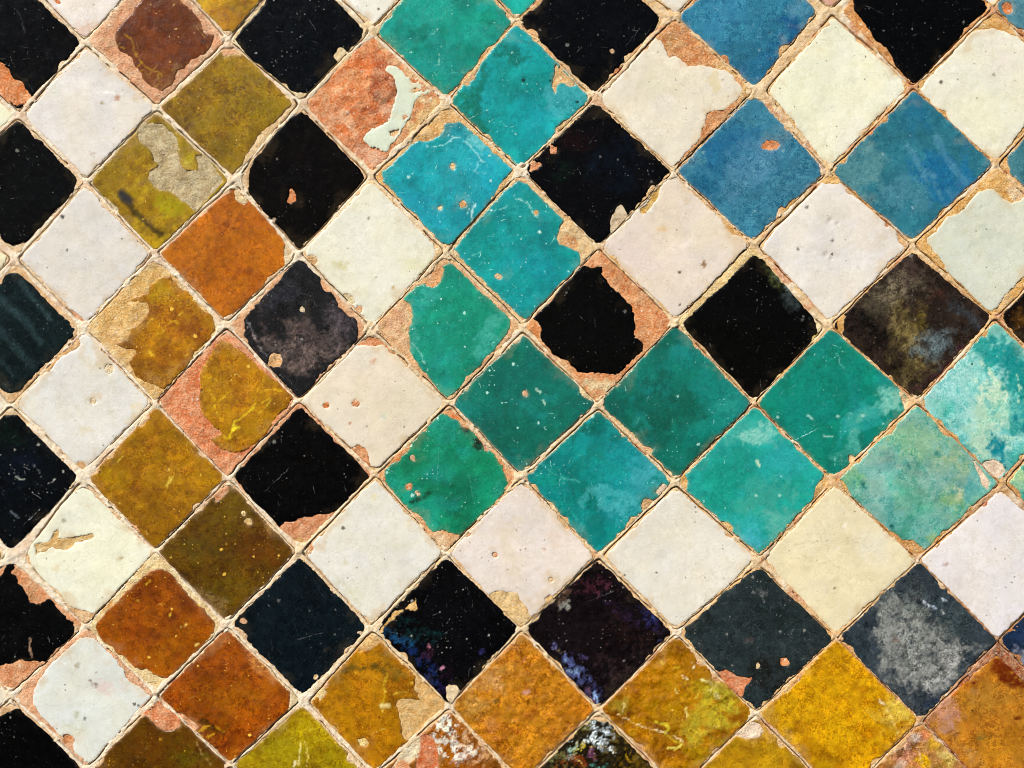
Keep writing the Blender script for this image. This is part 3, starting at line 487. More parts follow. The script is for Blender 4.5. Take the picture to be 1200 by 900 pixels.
t(699,565,'teal','0c918c','teal tile with a dark diagonal sweep and a bluish pale patch at its right', c=dict(T=(701,480)), b=[(695,500,14,34,.7,'067064',.85,.8),(672,525,50,12,-.7,'0a7c74',.7,.8),(690,600,14,50,-.5,'07786c',.6,.8),(755,555,22,20,0,'58aeb8',.8,.9),(735,590,30,20,-.7,'44a8b0',.6,.8),(730,530,30,22,.7,'10989e',.6,.9),(650,560,24,16,0,'0e9682',.6,.9),(700,635,20,12,0,'0a8480',.7,.9),(715,582,30,8,.2,'6cc0c4',.5,.7)], s=[([634,543,646,554,660,560,680,564],1.1,'70c8b8',.6),([660,572,662,586,672,604,684,618],1.6,'38a8a0',.6)], chips=[(TAN,[753,585,760,583,766,587,760,594,753,600,752,592]),('dccbc0',[768,576,776,566,782,570,772,580])], specks=1.0, scratch=.9)
t(883,563,'teal','27a596','light teal tile with chalky marbling and a broad ochre mortared right edge', b=[(870,500,34,18,-.6,'5cb8a8',.7,.8),(888,510,20,14,0,'90c8b8',.7,.7),(850,560,36,22,0,'18a08c',.7,.9),(900,580,34,26,0,'54ac98',.7,.8),(925,540,30,26,0,'3cacac',.6,.8),(880,620,34,22,0,'44b4b0',.7,.8),(915,610,30,20,-.7,'7ab8a8',.6,.8),(835,590,22,12,.7,'14947c',.6,.9),(880,630,14,14,0,'60bccc',.6,.9)], chips=[('dcb274',[966,556,963,562,956,572,952,586,942,596,932,606,922,618,904,636,894,650,904,654,950,610,984,570]),(OCH,[797,560,803,554,806,566,804,576,799,572]),(OCH,[845,612,852,611,858,618,858,624,850,620])], s=[([886,540,889,546],3,'d8e4c0',.8)], grain=.8, specks=.8, scratch=.8)
t(1073,560,'teal','7aac98','sage green tile with a rough pitted glaze and mustard mottling', b=[(1070,520,40,22,0,'8cb48c',.7,.8),(1110,540,22,20,0,'a0b07c',.6,.7),(1120,585,24,20,0,'88a86c',.7,.8),(1040,600,34,20,.6,'6aa49c',.7,.8),(1030,570,20,22,0,'90b4a4',.5,.8),(1090,610,24,18,0,'70a49a',.7,.9),(1100,560,30,24,0,'88b0a4',.5,.8),(1135,570,12,20,0,'5ca4a4',.7,.8),(1000,560,14,14,0,'7cb07c',.6,.8),(1080,635,16,8,0,'5c9c90',.6,.8),(1122,577,5,10,-.2,'b8c098',.8,.7),(1096,632,10,6,0,'9ab06c',.7,.7)], chips=[('d5a060',[1052,636,1060,633,1070,633,1080,640,1085,645,1092,648,1076,660]),(OCH,[978,560,988,564,992,574,984,570]),('ecd8cc',[1140,540,1150,550,1160,566,1158,574,1150,566])], s=[([1011,565,1014,571],4,'2c7c74',.8),([1064,544,1067,548],3,'3c8478',.7),([1067,515,1067,517],3,'2c6c60',.8),([1045,615,1047,617],3.4,'1c6460',.8),([1098,530,1100,532],5,'2c8c84',.7),([1030,552,1031,556],3,'2c7464',.8)], grain=1.5, specks=.2, scratch=.1, relief=1.4, pits=[(1012,568,4),(1065,546,3),(1045,616,3),(1099,531,3),(1031,554,3),(1026,582,2.5),(1080,590,2.5),(1052,585,2)])
t(1262,566,'teal','5cae9a','teal tile with cream yellow marbling cut by the right edge', b=[(1190,555,12,14,0,'b4c890',.9,.6),(1185,580,20,6,.7,'0d9090',.9,.6),(1196,570,8,8,0,'a8c4a0',.7,.7)], grain=1.2, c=dict(L=(1178,566)))
# ---- H
t(-68,650,'amber','dda73a','small ochre yellow corner tile on the left edge', c=dict(R=(7,650)))
t(98,645,'white','e5e4cf','cream tile on the left with a ragged tan bare patch like a splash', g=[90,574,97,571,106,576,116,586,126,596,140,610,160,628,178,647,170,660,160,672,148,684,134,698,118,714,108,719,100,715,90,713,82,711,75,702,66,690,56,684,46,674,36,660,32,646,34,634,42,622,56,606,72,588], clay='e0b890', chips=[('d6b47c',[41,638,48,636,56,637,60,632,62,624,68,620,70,626,68,632,74,632,84,630,96,627,110,626,111,630,104,633,94,634,88,636,84,642,76,645,68,644,62,640,52,646,42,650])], b=[(66,666,5,5,0,'dcc8a0',.7,.6),(140,655,4,3,0,'c8b890',.6,.6),(75,610,3,2,0,'6a5a40',.6,.5),(143,653,3,2,0,'988858',.6,.6)], c=dict(L=(26,652)))
t(266,648,'amber','5f4206','dark olive brown tile with fine golden flecks', b=[(270,600,34,30,0,'6c520a',.8,.9),(300,640,34,30,0,'603406',.8,.9),(230,650,34,24,0,'5a480a',.6,.9),(260,700,30,22,0,'5c4a06',.7,.9),(280,680,30,20,0,'66500a',.6,.9),(320,650,14,14,0,'6c3c06',.6,.9)], chips=[('dc9c78',[252,580,262,574,266,566,268,574,262,582,252,588]),('e8c888',(291,611,4)),('ecd090',(286,602,2.5))], grain=1.3, specks=1.1, scratch=.3)
t(437,650,'white','dddad1','white tile in the centre below the emerald green tile', chips=[('d89a70',[352,640,362,636,368,642,362,648,354,652]),('e2b898',[460,718,456,712,452,716,446,728,452,736])], b=[(438,583,5,5,0,'d6caa0',.8,.7),(430,620,30,20,0,'e0dcd8',.6,.9),(404,660,3,4,0,'d0c8a8',.7,.7),(400,690,14,30,-.6,'d0cfb8',.5,.8),(470,635,26,12,.3,'d4d0c0',.5,.8),(480,605,20,12,.8,'e0cba4',.35,.8)], s=[([395,680,408,690,418,704],1.8,'c8c6ac',.6)])
t(611,650,'white','ddd1c9','white tile with pinkish veins and a tan chip at its bottom', chips=[('e2c28e',[570,700,578,694,588,692,598,694,606,698,612,706,617,716,624,726,612,740,596,722]),('dca07c',(580,650,3)),('e2ba80',[638,702,644,696,650,700,646,708,640,708]),('dcc09c',(647,679,3))], b=[(600,640,14,40,-.4,'d8cab4',.6,.8),(560,640,20,26,0,'e2d8d4',.6,.9),(638,643,3,2.5,0,'b88868',.7,.6),(650,630,12,10,0,'d8bcaa',.4,.7),(660,670,20,20,0,'dfd6cc',.5,.9)])
t(796,655,'white','e0dacf','clean ivory tile in the lower middle with intact edges', c=dict(L=(705,652),T=(792,569)), b=[(780,620,30,20,0,'d8d2c4',.5,.9),(830,640,30,26,0,'e6e2dc',.5,.9),(790,690,34,24,0,'dcd4c6',.5,.9)], m=1.2)
t(983,658,'white','e0d4b3','yellowish cream tile with faint crackle', b=[(960,640,34,26,0,'e2d8ba',.5,.9),(1010,680,26,26,0,'e4d8b8',.5,.9),(980,700,26,20,0,'dccfa8',.6,.9),(1020,640,26,20,.7,'e2dccc',.6,.9),(990,615,3,3,0,'f0e8dc',.7,.6),(978,689,2,2,0,'504030',.7,.5)], s=[([960,610,966,622,962,634,972,642,966,656],.9,'a08c60',.4),([990,600,984,616,994,630,988,648],.9,'a08c60',.35),([940,650,956,660,972,658,984,668],.9,'a08c60',.35),([930,640,948,634,962,636],.9,'a08c60',.3)], grain=1.1, m=1.4)
t(1165,658,'white','e1dadb','faintly pink white tile at the right above the dark slate tile', c=dict(T=(1172,574)), b=[(1140,640,40,30,0,'e6e0e0',.5,.9),(1170,700,30,30,0,'ded8da',.5,.9),(1108,661,4,2.5,0,'b89890',.8,.6),(1120,690,24,14,.7,'dad0d0',.5,.9),(1192,640,14,20,0,'d8d4d0',.6,.9)], chips=[('b4562c',[1150,590,1153,587,1157,588,1156,592,1152,593])], grain=1.4, relief=.7)
# ---- I
t(15,727,'black','040506','black tile on the left edge chipped to orange clay above and below', g=[-55,725,0,676,4,673,7,664,9,660,15,661,15,666,13,672,19,675,22,681,23,686,28,693,32,699,35,706,41,708,48,709,55,704,59,703,64,710,69,716,77,723,85,728,86,734,86,742,82,749,75,755,66,758,60,767,54,775,47,776,38,774,25,774,10,778,0,779], clay='dc9468', cb=[(35,700,14,10,0,'c89870',.8,.7),(70,745,30,8,-.6,'ead2ae',.9,.6),(20,792,30,10,0,'dc8f66',.8,.7)], s=[([35,748,36,760,38,772],2,'b08c70',.7),([32,688,40,696],1.4,'a09888',0)], specks=.9, scratch=.8)
t(183,730,'amber','9b5106','rusty brown tile on the left with a limy lower left chip and yellow flecks', g=[111,734,120,722,130,712,140,702,150,692,158,684,168,676,178,668,190,666,202,674,212,686,220,698,232,708,244,720,252,730,250,740,246,748,238,756,228,764,220,774,210,784,204,788,196,795,188,793,180,790,172,784,166,784,158,781,152,774,146,769,138,766,130,758,120,751], clay='ecd6a6', cb=[(120,705,14,8,-.7,'d8a050',.8,.6)], b=[(200,690,34,20,.6,'8a4406',.6,.9),(160,700,20,22,0,'944a06',.5,.9),(215,740,30,26,0,'a45c0a',.6,.9),(190,765,26,20,0,'aa640c',.6,.9),(130,740,20,16,0,'8c4806',.6,.9)], s=[([158,700,164,694],3,'6a2c04',.6),([175,700,186,692],3,'5c2404',.5),([172,684,176,680],2,'e8b840',.9),([198,722,200,720],2.6,'ecc050',.9),([213,736,218,732],3.2,'ecc87c',.9),([230,756,232,755],3,'ecc878',.9),([156,702,162,703],2,'e8b848',.8),([189,707,192,707],2.4,'e8b848',.9)], specks=1.3, scratch=.3)
t(352,735,'black','0a1317','dark navy black tile in the lower left', m=2.0, b=[(340,740,40,40,0,'0c181c',.6,.9),(380,760,26,20,0,'081014',.6,.9),(400,700,14,16,0,'10282c',.5,.9)], chips=[('e2c4a0',(370,793,3.5)),('dca888',(285,728,4))], specks=.45, scratch=.5)
t(524,737,'black','050507','black tile with blue iridescent blotches and a tan chip at its left', chips=[('e0b56e',[440,742,450,735,462,724,474,714,484,706,486,700,488,710,488,716,478,714,462,716,452,732,448,742]),('ecd8bc',[524,806,528,802,534,801,538,806,543,810,538,818,530,824,524,816])], b=[(468,752,15,8,.5,'1c4a70',.75,.7),(455,742,8,6,0,'0c2c48',.6,.7),(488,768,24,10,.9,'0e2148',.9,.8),(508,795,16,14,.6,'14244e',.9,.8),(500,765,12,8,0,'301624',.7,.7),(522,790,8,14,0,'20101c',.6,.7),(518,782,3.5,3,0,'c08098',.8,.6),(503,758,3,2.5,0,'a86c78',.7,.6),(520,810,8,10,0,'1c1030',.6,.7),(484,740,30,10,.4,'0d2c2c',.5,.8),(566,764,4,4,0,'2c2c58',.7,.7)], specks=1.9, scratch=1.2, grain=1.2, frag=1.3)  # iridescence painted in as fixed blue and purple blobs
t(702,745,'black','0e090b','black tile with a purple sheen and iridescent blue sparkle at its lower left', b=[(690,685,30,14,0,'3c1c26',.8,.8),(745,745,30,30,0,'1e1210',.8,.9),(720,790,30,24,0,'261a1c',.8,.9),(675,785,22,8,.8,'48507c',.9,.7),(690,806,16,7,.8,'34365c',.7,.8),(672,785,9,5,.5,'6c84a4',.9,.6),(697,816,6,4,.7,'7890b4',.95,.6),(690,812,10,3,.8,'60405c',.8,.6),(760,725,14,10,.7,'1c1c3c',.8,.8),(650,757,3,5,0,'64608c',.9,.6),(660,710,7,4,0,'8c8c80',.7,.6),(683,770,6,3,.5,'443c60',.7,.6),(665,696,14,6,-.7,'604838',.6,.7),(655,762,5,3,0,'8c7c68',.7,.6),(765,724,4,2,.7,'38487c',.8,.6),(771,750,3,3,0,'48406c',.7,.6),(735,720,30,8,.7,'201428',.6,.8)], grain=2.0, specks=.8, scratch=.4, relief=1.0, frag=1.3)  # purple sheen and blue-white sparkle are reflections painted as colour blobs
t(888,750,'black','232c2c','charcoal green black tile with a bright orange chip on its left edge', c=dict(T=(889,661)), chips=[('dc7e50',[838,790,845,785,850,784,857,787,863,791,872,792,883,794,877,800,873,806,871,816,864,818]),('dc8c58',[914,771,920,769,925,774,924,780,917,781,914,777]),('e0bc90',(888,780,3))], b=[(880,720,40,26,0,'202828',.6,.9),(900,790,30,22,0,'161612',.7,.9),(840,745,20,20,0,'242e30',.6,.9),(895,695,9,4,.4,'787c78',.5,.7),(920,730,20,20,0,'16201e',.6,.9),(877,751,7,4,0,'4c4844',.7,.7)], s=[([880,694,892,698,896,706],1.6,'888c88',.6)], specks=.9, scratch=.7)
t(1078,750,'black','2c353a','slate grey tile with a chalky mottled centre', b=[(1080,768,48,40,0,'787a73',.85,.9),(1068,720,38,24,0,'62665f',.8,.7),(1055,745,30,40,0,'84867e',.7,.6),(1090,795,26,22,0,'8c8d86',.8,.7),(1110,775,20,24,0,'8c8c84',.7,.7),(1120,730,34,16,.6,'303c3c',.7,.8),(1005,750,18,26,0,'222c30',.8,.7),(1110,810,40,8,-.7,'222c3c',.8,.7),(1050,750,5,4,0,'806858',.7,.6),(1035,735,10,34,.15,'7c7e78',.8,.5),(1100,760,40,10,-.2,'7a7c76',.7,.7),(1060,700,20,12,0,'585c58',.7,.9),(1070,690,30,14,0,'3a4140',.6,.8)], s=[([1082,705,1088,710],2.2,'d0d8e0',.8),([1103,716,1111,718],3,'e4e4e0',.85),([1092,709,1096,714],2.5,'b8c8d8',.8),([1068,732,1060,748,1050,765],1.3,'1c2020',.7),([1088,742,1080,750,1066,756],1.3,'20241f',.7),([1104,702,1108,705],2,'c0ccd4',.7)], pits=[(1046,775,3),(1064,801,3),(1078,802,2.5),(1093,792,2)], grain=1.6, specks=.5, scratch=.3, relief=1.2)  # sky reflection painted as grey blobs, sparkles as white strokes
t(1262,752,'black','1b2a3e','navy tile cut by the right edge below the pinkish white tile', b=[(1190,740,14,14,0,'1a2c4a',.6,.9),(1198,768,12,10,0,'7c808c',.6,.7)], grain=.8)
# ---- J
t(-68,818,'white','ecebdd','small white corner tile on the left edge near the bottom', c=dict(R=(13,815)))
t(107,822,'white','dadcd6','white tile at the lower left with brown stains and a salmon right edge', g=[95,748,102,745,110,748,118,753,126,764,134,770,140,780,146,786,147,794,156,800,168,808,178,817,176,826,164,832,156,842,148,852,134,868,120,882,108,894,100,893,96,888,88,882,86,872,88,864,82,862,74,866,70,862,60,850,48,838,40,826,38,818,40,808,48,794,62,776,78,762], clay='dda282', chips=[('c07030',(78,865,4.5))], b=[(112,802,4.5,3,.4,'7c4a38',.9,.7),(106,797,2.5,2,0,'805044',.8,.6),(130,805,16,8,0,'dcc4c0',.7,.9),(91,779,3.5,3,0,'a89c84',.8,.6),(90,836,5,5,0,'b8baa0',.8,.7),(100,842,2,2,0,'484840',.7,.5),(163,827,2,2,0,'404840',.8,.5),(113,788,2,2,0,'908078',.6,.6),(90,858,20,10,0,'d0cfb4',.6,.8)], grain=.8)
t(268,818,'amber','934a08','rust orange tile at the lower left with a golden grainy lower half', b=[(262,760,26,20,0,'9c4c08',.5,.9),(310,790,34,26,0,'b0600c',.6,.9),(230,815,30,30,0,'8a4a08',.6,.9),(280,820,30,30,0,'aa640c',.6,.8),(248,852,20,10,.3,'3c2c04',.75,.7),(290,865,26,20,.5,'a4500a',.7,.9),(330,835,24,20,0,'a85408',.6,.9),(275,885,16,12,0,'bc6814',.7,.9)], s=[([232,858,240,852,250,850,262,856],3,'e0a81c',.7),([238,864,250,860],2.5,'e8c028',.7)], chips=[('e0a07c',[188,816,200,834,214,836,228,846,232,852,224,862,206,840]),(CR,[340,810,356,820,346,836,340,828])], grain=1.6, specks=1.5)
t(438,822,'amber','ad760c','amber tile near the bottom with a large sand coloured bare patch at its right', c=dict(L=(362,823)), clay='deb474', chips=[('deb472',[488,790,494,795,502,804,512,814,526,827,508,844,480,868,474,866,470,858,469,846,467,838,466,830,464,826,466,820,474,818,482,819,492,820,491,812,486,806]),('dfa67c',(379,800,6)),('e6cf98',[370,812,374,820,384,810,376,806]),('ecd490',[420,866,428,865,432,870,428,875,421,873]),('dcb06c',[420,752,434,746,446,752,438,758,420,764])],
  b=[(415,785,34,7,-.35,'5e4e1c',.85,.8),(455,780,20,8,.3,'64541c',.6,.8),(420,840,40,30,0,'b47c0c',.6,.9),(440,880,30,20,0,'a4680a',.6,.9),(420,808,24,14,0,'bc840e',.5,.9),(470,790,14,8,0,'8c6c28',.6,.8)], s=[([452,782,452,800,450,824],2.4,'dcc040',.8),([448,828,456,828],4,'ecdc9c',.8),([458,815,468,810,476,812],1.8,'dcc458',.8),([478,802,484,796],1.6,'e0d078',.7),([446,855,452,853],1.8,'e4c46c',.8)], specks=.9, scratch=.5)
t(612,826,'amber','c08026','ochre orange tile at the bottom with a coarse bumpy surface', b=[(580,800,26,20,0,'ca9460',.75,.7),(590,785,14,26,.6,'cc9c70',.6,.7),(650,810,30,30,0,'be7c1e',.6,.9),(620,870,34,24,0,'c48420',.6,.9),(562,825,20,14,0,'c89860',.6,.7),(600,770,16,18,0,'c07414',.7,.8),(575,850,10,10,0,'cf8a5c',.8,.7),(617,812,6,5,0,'cc9484',.8,.7),(583,822,5,4,0,'5c4820',.8,.7),(670,830,20,20,0,'ba7418',.6,.9),(605,790,26,10,0,'c68c40',.5,.7)], grain=1.6, specks=1.2, relief=1.8, scratch=.5, c=dict(T=(612,739)))
t(793,826,'amber','b47d0a','glossy golden tile at the bottom with pale olive marbling on its right', b=[(770,790,40,26,0,'bc7e08',.7,.9),(845,815,26,34,-.6,'b4a838',.85,.7),(830,850,34,18,-.3,'bca83a',.8,.7),(810,800,16,10,0,'ac8c14',.6,.8),(770,850,40,14,.5,'7c4a06',.85,.7),(770,885,34,22,0,'885206',.8,.8),(725,838,14,8,.3,'703c04',.85,.7),(728,824,12,10,-.7,'9c8430',.8,.7),(865,842,10,8,0,'985c08',.85,.7),(833,860,5,4,0,'805408',.8,.7),(843,821,6,3,0,'7c5c10',.8,.6),(852,818,4,3,0,'7c5c10',.7,.6),(822,890,30,16,0,'ac8c10',.7,.8),(745,850,8,16,.5,'cfa428',.3,.8),(800,770,24,6,.2,'a06808',.7,.7),(785,830,30,24,-.5,'b88c10',.6,.8)],
  s=[([724,836,732,840,742,846,755,852,768,856,784,860,800,868],1.5,'e4d4a4',.85),([730,822,730,834],1.2,'dcc88c',.7),([768,846,776,848,784,852,780,860,790,866,800,872],3,'d8c444',.85),([782,876,790,878,798,874,806,870],3,'e8dc78',.85),([804,830,806,840],2.6,'e8d888',.8),([800,792,804,796],3,'fbf4d0',.95),([812,778,813,782],3,'f4ecc4',.9),([788,784,796,782],2.4,'ecd040',.8),([791,808,794,812],2.2,'f0e090',.8),([822,796,828,799],3,'e4e4a0',.8),([815,818,820,812],2,'e0c850',.8),([773,774,776,777],2,'e8c840',.8),([830,800,836,812,842,818],4,'c8c488',.8),([788,756,800,762,812,766,818,762],2,'6c3c04',.8)], specks=.8, scratch=.3, relief=1.6, sa=1.0)
t(983,842,'amber','d6a211','bright sunflower yellow tile at the bottom right', b=[(970,800,40,20,-.4,'cc960e',.6,.9),(1055,835,26,20,0,'e2c264',.8,.8),(1045,815,12,34,-.4,'e6c866',.6,.7),(980,860,40,30,0,'dca812',.6,.9),(985,775,20,16,0,'c89010',.7,.9),(968,885,10,6,.5,'8c5c08',.75,.8),(930,840,26,20,0,'dcaa1c',.6,.9),(955,875,14,8,0,'b8840c',.6,.8)], s=[([1040,830,1046,844,1052,858],1.8,'f4e0a0',.7),([1030,820,1036,826],2,'f8f0d0',.8),([919,831,921,834],2.4,'5c3c08',.8)], grain=1.3, specks=.5, scratch=.1, relief=.9)
t(1172,846,'amber','ba7c31','tan orange tile in the bottom right corner with dark rusty stains', c=dict(L=(1083,846),T=(1170,756)), g=[1088,846,1094,836,1102,826,1110,818,1120,808,1128,802,1136,796,1140,790,1152,780,1162,772,1168,770,1186,785,1210,810,1260,850,1220,890,1176,938,1160,925,1140,905,1124,888,1112,876,1104,866,1094,856], clay='9c4a18', cb=[(1150,775,40,5,-.7,'5c2408',.8,.7)],
  b=[(1182,790,22,9,.5,'6c2406',.95,.6),(1168,780,10,8,0,'7c2c08',.8,.6),(1195,800,10,8,.3,'6c2406',.9,.6),(1141,800,5,2.6,.3,'6c2006',.95,.6),(1193,841,6,3.5,.1,'6c2808',.95,.6),(1115,830,30,16,-.7,'b8887c',.75,.8),(1105,845,14,20,0,'b48674',.75,.8),(1150,862,7,4,.1,'7c6838',.8,.7),(1160,864,4,3,0,'604824',.8,.7),(1160,820,40,20,0,'b88440',.6,.9),(1165,885,40,26,0,'c08428',.6,.9),(1135,890,12,30,-.7,'c49060',.6,.8),(1185,865,20,12,0,'b87820',.6,.9),(1118,813,4,3,0,'c06424',.9,.6)], s=[([1118,862,1126,857],1.4,'7c3c0c',.8),([1150,815,1158,808],1.2,'8c5418',.6)], grain=1.1, specks=.25, scratch=.15)
# ---- K
t(15,900,'black','040405','black tile in the bottom left corner', g=[-60,900,0,842,8,836,15,832,26,829,35,830,42,838,50,848,62,860,76,876,88,890,96,902,60,940,12,980], clay='e2bc98', specks=1.0, scratch=.7)
t(184,900,'amber','67430a','dark brown olive tile at the bottom beneath an orange clay chip', chips=[('da8658',[168,834,176,832,184,822,192,822,204,832,210,840,212,850,204,856,196,857,186,852,178,844,172,838])], b=[(150,880,26,26,0,'5c3a06',.6,.9),(220,890,30,14,.7,'5a500a',.7,.9),(180,880,26,20,0,'6c3c06',.5,.9)], s=[([188,866,192,864],2,'dca838',.9),([230,870,238,884,246,896],2,'c8a878',.6)], specks=1.0, c=dict(T=(185,819)))
t(354,905,'amber','a89210','olive yellow tile at the bottom with pale drip marks', b=[(354,850,26,16,0,'b09a10',.6,.9),(330,880,26,20,0,'aa9a18',.6,.9),(380,890,26,20,0,'a08c10',.6,.9)], s=[([353,868,352,880,350,896],1.8,'f0e4a0',.9),([358,870,361,884,360,898],1.8,'f0dc80',.9),([346,892,344,900],2.4,'f4ecc0',.9),([362,855,366,852],1.6,'f0e060',.8)], grain=1.1, specks=.8)
t(528,905,'amber','9c5c14','rusty tile at the bottom with white crusts and a round bare orange chip', c=dict(T=(527,831)), chips=[('d26a34',[490,864,497,860,503,861,509,868,513,878,514,888,514,905,486,905,489,890,491,876]),('e8dcc4',[486,866,490,864,491,876,488,888,478,898,466,904,458,900]),('dc9c74',[458,904,470,892,480,896,486,905])], b=[(527,850,9,18,0,'d4dce0',.95,.5),(520,868,14,8,0,'d8dee0',.9,.5),(533,876,10,10,.5,'d8dee4',.9,.5),(554,882,12,8,.4,'dce0e4',.9,.5),(540,888,14,5,.1,'e0e4e8',.85,.5),(548,862,10,8,0,'c89c74',.8,.7),(545,872,12,14,0,'c4a080',.6,.6),(552,896,24,8,0,'8c4810',.8,.8),(520,884,6,6,.5,'dce0e4',.8,.5),(570,885,10,14,.7,'c49068',.7,.7)], grain=1.7, relief=2.2, specks=1.2, frag=2.2)
t(705,915,'black','1d170a','dark tile at the bottom centre with white and yellow crusted patches', b=[(700,855,10,16,-.3,'d4e0e0',.95,.5),(688,866,16,7,-.35,'dce8e4',.95,.5),(710,862,6,12,0,'c8d8dc',.9,.5),(717,879,4,5,0,'dce4e0',.95,.5),(683,873,6,4,.3,'c8b428',.95,.5),(674,880,5,4,0,'b8b458',.9,.5),(669,882,5,8,0,'88a89c',.8,.6),(691,884,5,9,.5,'7c4868',.8,.6),(703,852,8,6,0,'2c2814',.7,.6),(740,890,20,20,0,'55400c',.8,.7),(650,895,20,6,0,'6c7040',.7,.7),(700,898,10,3,0,'4c8474',.8,.6),(680,892,10,6,0,'6c2c08',.8,.6),(722,864,14,20,.6,'584818',.7,.7),(684,850,14,8,-.7,'54500c',.8,.7),(660,892,16,8,0,'5c2c08',.7,.7)], s=[([680,876,694,874,708,876],1.2,'c8a850',.8),([672,888,680,892,686,900],1.4,'d4a850',.8),([733,884,736,892],2.4,'b89018',.8)], grain=1.8, relief=2.2, specks=1.8, frag=2.0)
t(888,925,'amber','bf921a','plain ochre yellow tile at the bottom edge left of the sunflower yellow tile', chips=[('ecd8cc',[862,862,874,852,882,846,890,848,894,856,890,862,880,866,872,866])], b=[(900,880,30,26,0,'c49a1c',.5,.9),(860,890,26,14,0,'b8860e',.6,.9)], grain=.8, specks=.2)
t(1080,925,'amber','bb8a5e','pink and ochre marbled tile at the bottom edge', b=[(1070,870,14,8,-.5,'b4a8a8',.85,.7),(1085,860,8,8,0,'d88870',.9,.7),(1058,885,16,12,0,'c08878',.8,.7),(1082,890,10,8,0,'dcac10',.95,.6),(1095,872,10,12,.5,'cca038',.8,.7),(1070,874,6,6,0,'805024',.7,.6),(1112,888,16,8,.8,'d4c078',.8,.7),(1050,880,8,5,0,'785838',.7,.6),(1070,895,10,5,0,'cc8468',.7,.7),(1100,895,10,6,0,'98743c',.7,.7),(1055,895,8,6,0,'c4b4a8',.6,.7)], s=[([1096,888,1102,898,1110,902],1.3,'4c3810',.7),([1073,876,1078,886,1082,898],1.4,'d0c0b8',.7)], grain=1.7, relief=1.8, specks=.7)
t(1268,945,'amber','b48850',None)
# ------------------------------------------------------------------ the wall
root = bpy.data.objects.new('mosaic_wall', None)
root.location = (0, 0, ZC)
SC.collection.objects.link(root)
root['label'] = 'worn wall of glazed checkerboard tiles in white, black, teal, blue and amber with chipped edges'
root['category'] = 'wall'
root['kind'] = 'thing'

R = random.Random(7)

def quad_of(i, j):
    """crossings round the cell whose top is ROWS[i][j]: T, R, B, L"""
    if i + 2 >= len(ROWS): return None
    T = ROWS[i][j]
    row = sorted(ROWS[i + 1], key=lambda p: abs(p[0] - T[0]))[:2]
    Lf, Rt = sorted(row)
    B = min(ROWS[i + 2], key=lambda p: abs(p[0] - T[0]))
    if not (Lf[0] < T[0] - 40 and Rt[0] > T[0] + 40 and abs(B[0] - T[0]) < 60): return None
    return [T, Rt, B, Lf]

cells = []
parity = []
for i in range(len(ROWS) - 2):
    for j in range(len(ROWS[i])):
        q = quad_of(i, j)
        if q: cells.append(q); parity.append(i % 2)

def centre(q): return (sum(p[0] for p in q) / 4, sum(p[1] for p in q) / 4)

used = {}
for s in TILES:
    k = min(range(len(cells)), key=lambda n: math.hypot(centre(cells[n])[0] - s['x'], centre(cells[n])[1] - s['y']))
    if k in used: print('CLASH', s['label'], '|', used[k]['label'])
    if math.hypot(centre(cells[k])[0] - s['x'], centre(cells[k])[1] - s['y']) > 45: print('FAR', s['label'], centre(cells[k]))
    used[k] = s

AUTO = [('white', 'ddd8cf'), ('black', '060607'), ('teal', '129488'), ('white', 'e0dacb'), ('amber', 'ac780c'), ('blue', '2f80a8')]

def apply_blobs(col, X, Y, blobs, seed, grainy=.7, frag=0, full=1.15):
    for n, (bx, by, rx, ry, an, hx, al, soft) in enumerate(blobs):
        m = max(rx, ry)
        sel = (np.abs(X - bx) < m * 1.7) & (np.abs(Y - by) < m * 1.7)
        if not sel.any(): continue
        x, y = X[sel], Y[sel]
        wx = fbm(x, y, max(m * .8, 3), 4, seed + n * 7, .6) * m * 0.7
        wy = fbm(x, y, max(m * .8, 3), 4, seed + n * 7 + 3, .6) * m * 0.7
        dx, dy = x - bx + wx, y - by + wy
        ca, sa = math.cos(an), math.sin(an)
        u, v = (dx * ca + dy * sa) / rx, (-dx * sa + dy * ca) / ry
        r = np.hypot(u, v)
        rr = r + (fbm(x, y, 3.2, 2, seed + 5) * .45 + fbm(x, y, 11, 3, seed + 6, .6) * .55) * min(1, m / 12)
        rr = rr + frag * (fbm(x, y, 4.5, 3, seed + 15, .7) + .12)
        a = al * smooth(1.2, 1.2 - soft * full, rr)
        a = np.clip(a * (1 + grainy * fbm(x, y, 2.6, 2, seed + 8)), 0, 1)
        col[sel] = col[sel] * (1 - a[:, None]) + hexlin(hx) * a[:, None]
    return col

def mortar_base(x, y):
    """warm cream lime at the left, ochre lime at the right, browner in the lower right corner"""
    n = fbm(x, y, 60, 4, 900)
    a = smooth(200, 520, x + n * 260)[:, None]
    c = hexlin('f4e6ce') * (1 - a) + hexlin('ead0a4') * a
    a = smooth(760, 1120, x + n * 300)[:, None]
    c = c * (1 - a) + hexlin('dcae68') * a
    a = (smooth(1010, 1180, x + n * 160) * smooth(520, 760, y + n * 200))[:, None]
    c = c * (1 - a) + hexlin('9c5c28') * a
    m = smooth(.12, .4, fbm(x, y, 22, 3, 77))[:, None] * .7
    c = c * (1 - m) + hexlin('f3e8d6') * m
    m = smooth(.14, .42, fbm(x, y, 17, 3, 177))[:, None] * (.35 + .5 * smooth(400, 900, x))[:, None]
    return c * (1 - m) + hexlin('cf8748') * m

bodies = []                                           # (quad, seed, cx, cy) for the mortar field

def body_field(X, Y, q, seed):
    w = 1.1
    wd = fbm(X, Y, 70, 3, 990, .6) * 2.2 - .1         # joints run from nearly closed to open
    Xw = X + fbm(X, Y, 14, 3, seed) * w * 1.6
    Yw = Y + fbm(X, Y, 14, 3, seed + 9) * w * 1.6
    return sd_quad(Xw, Yw, q, (0, 0, 0, 0), .55) + wd

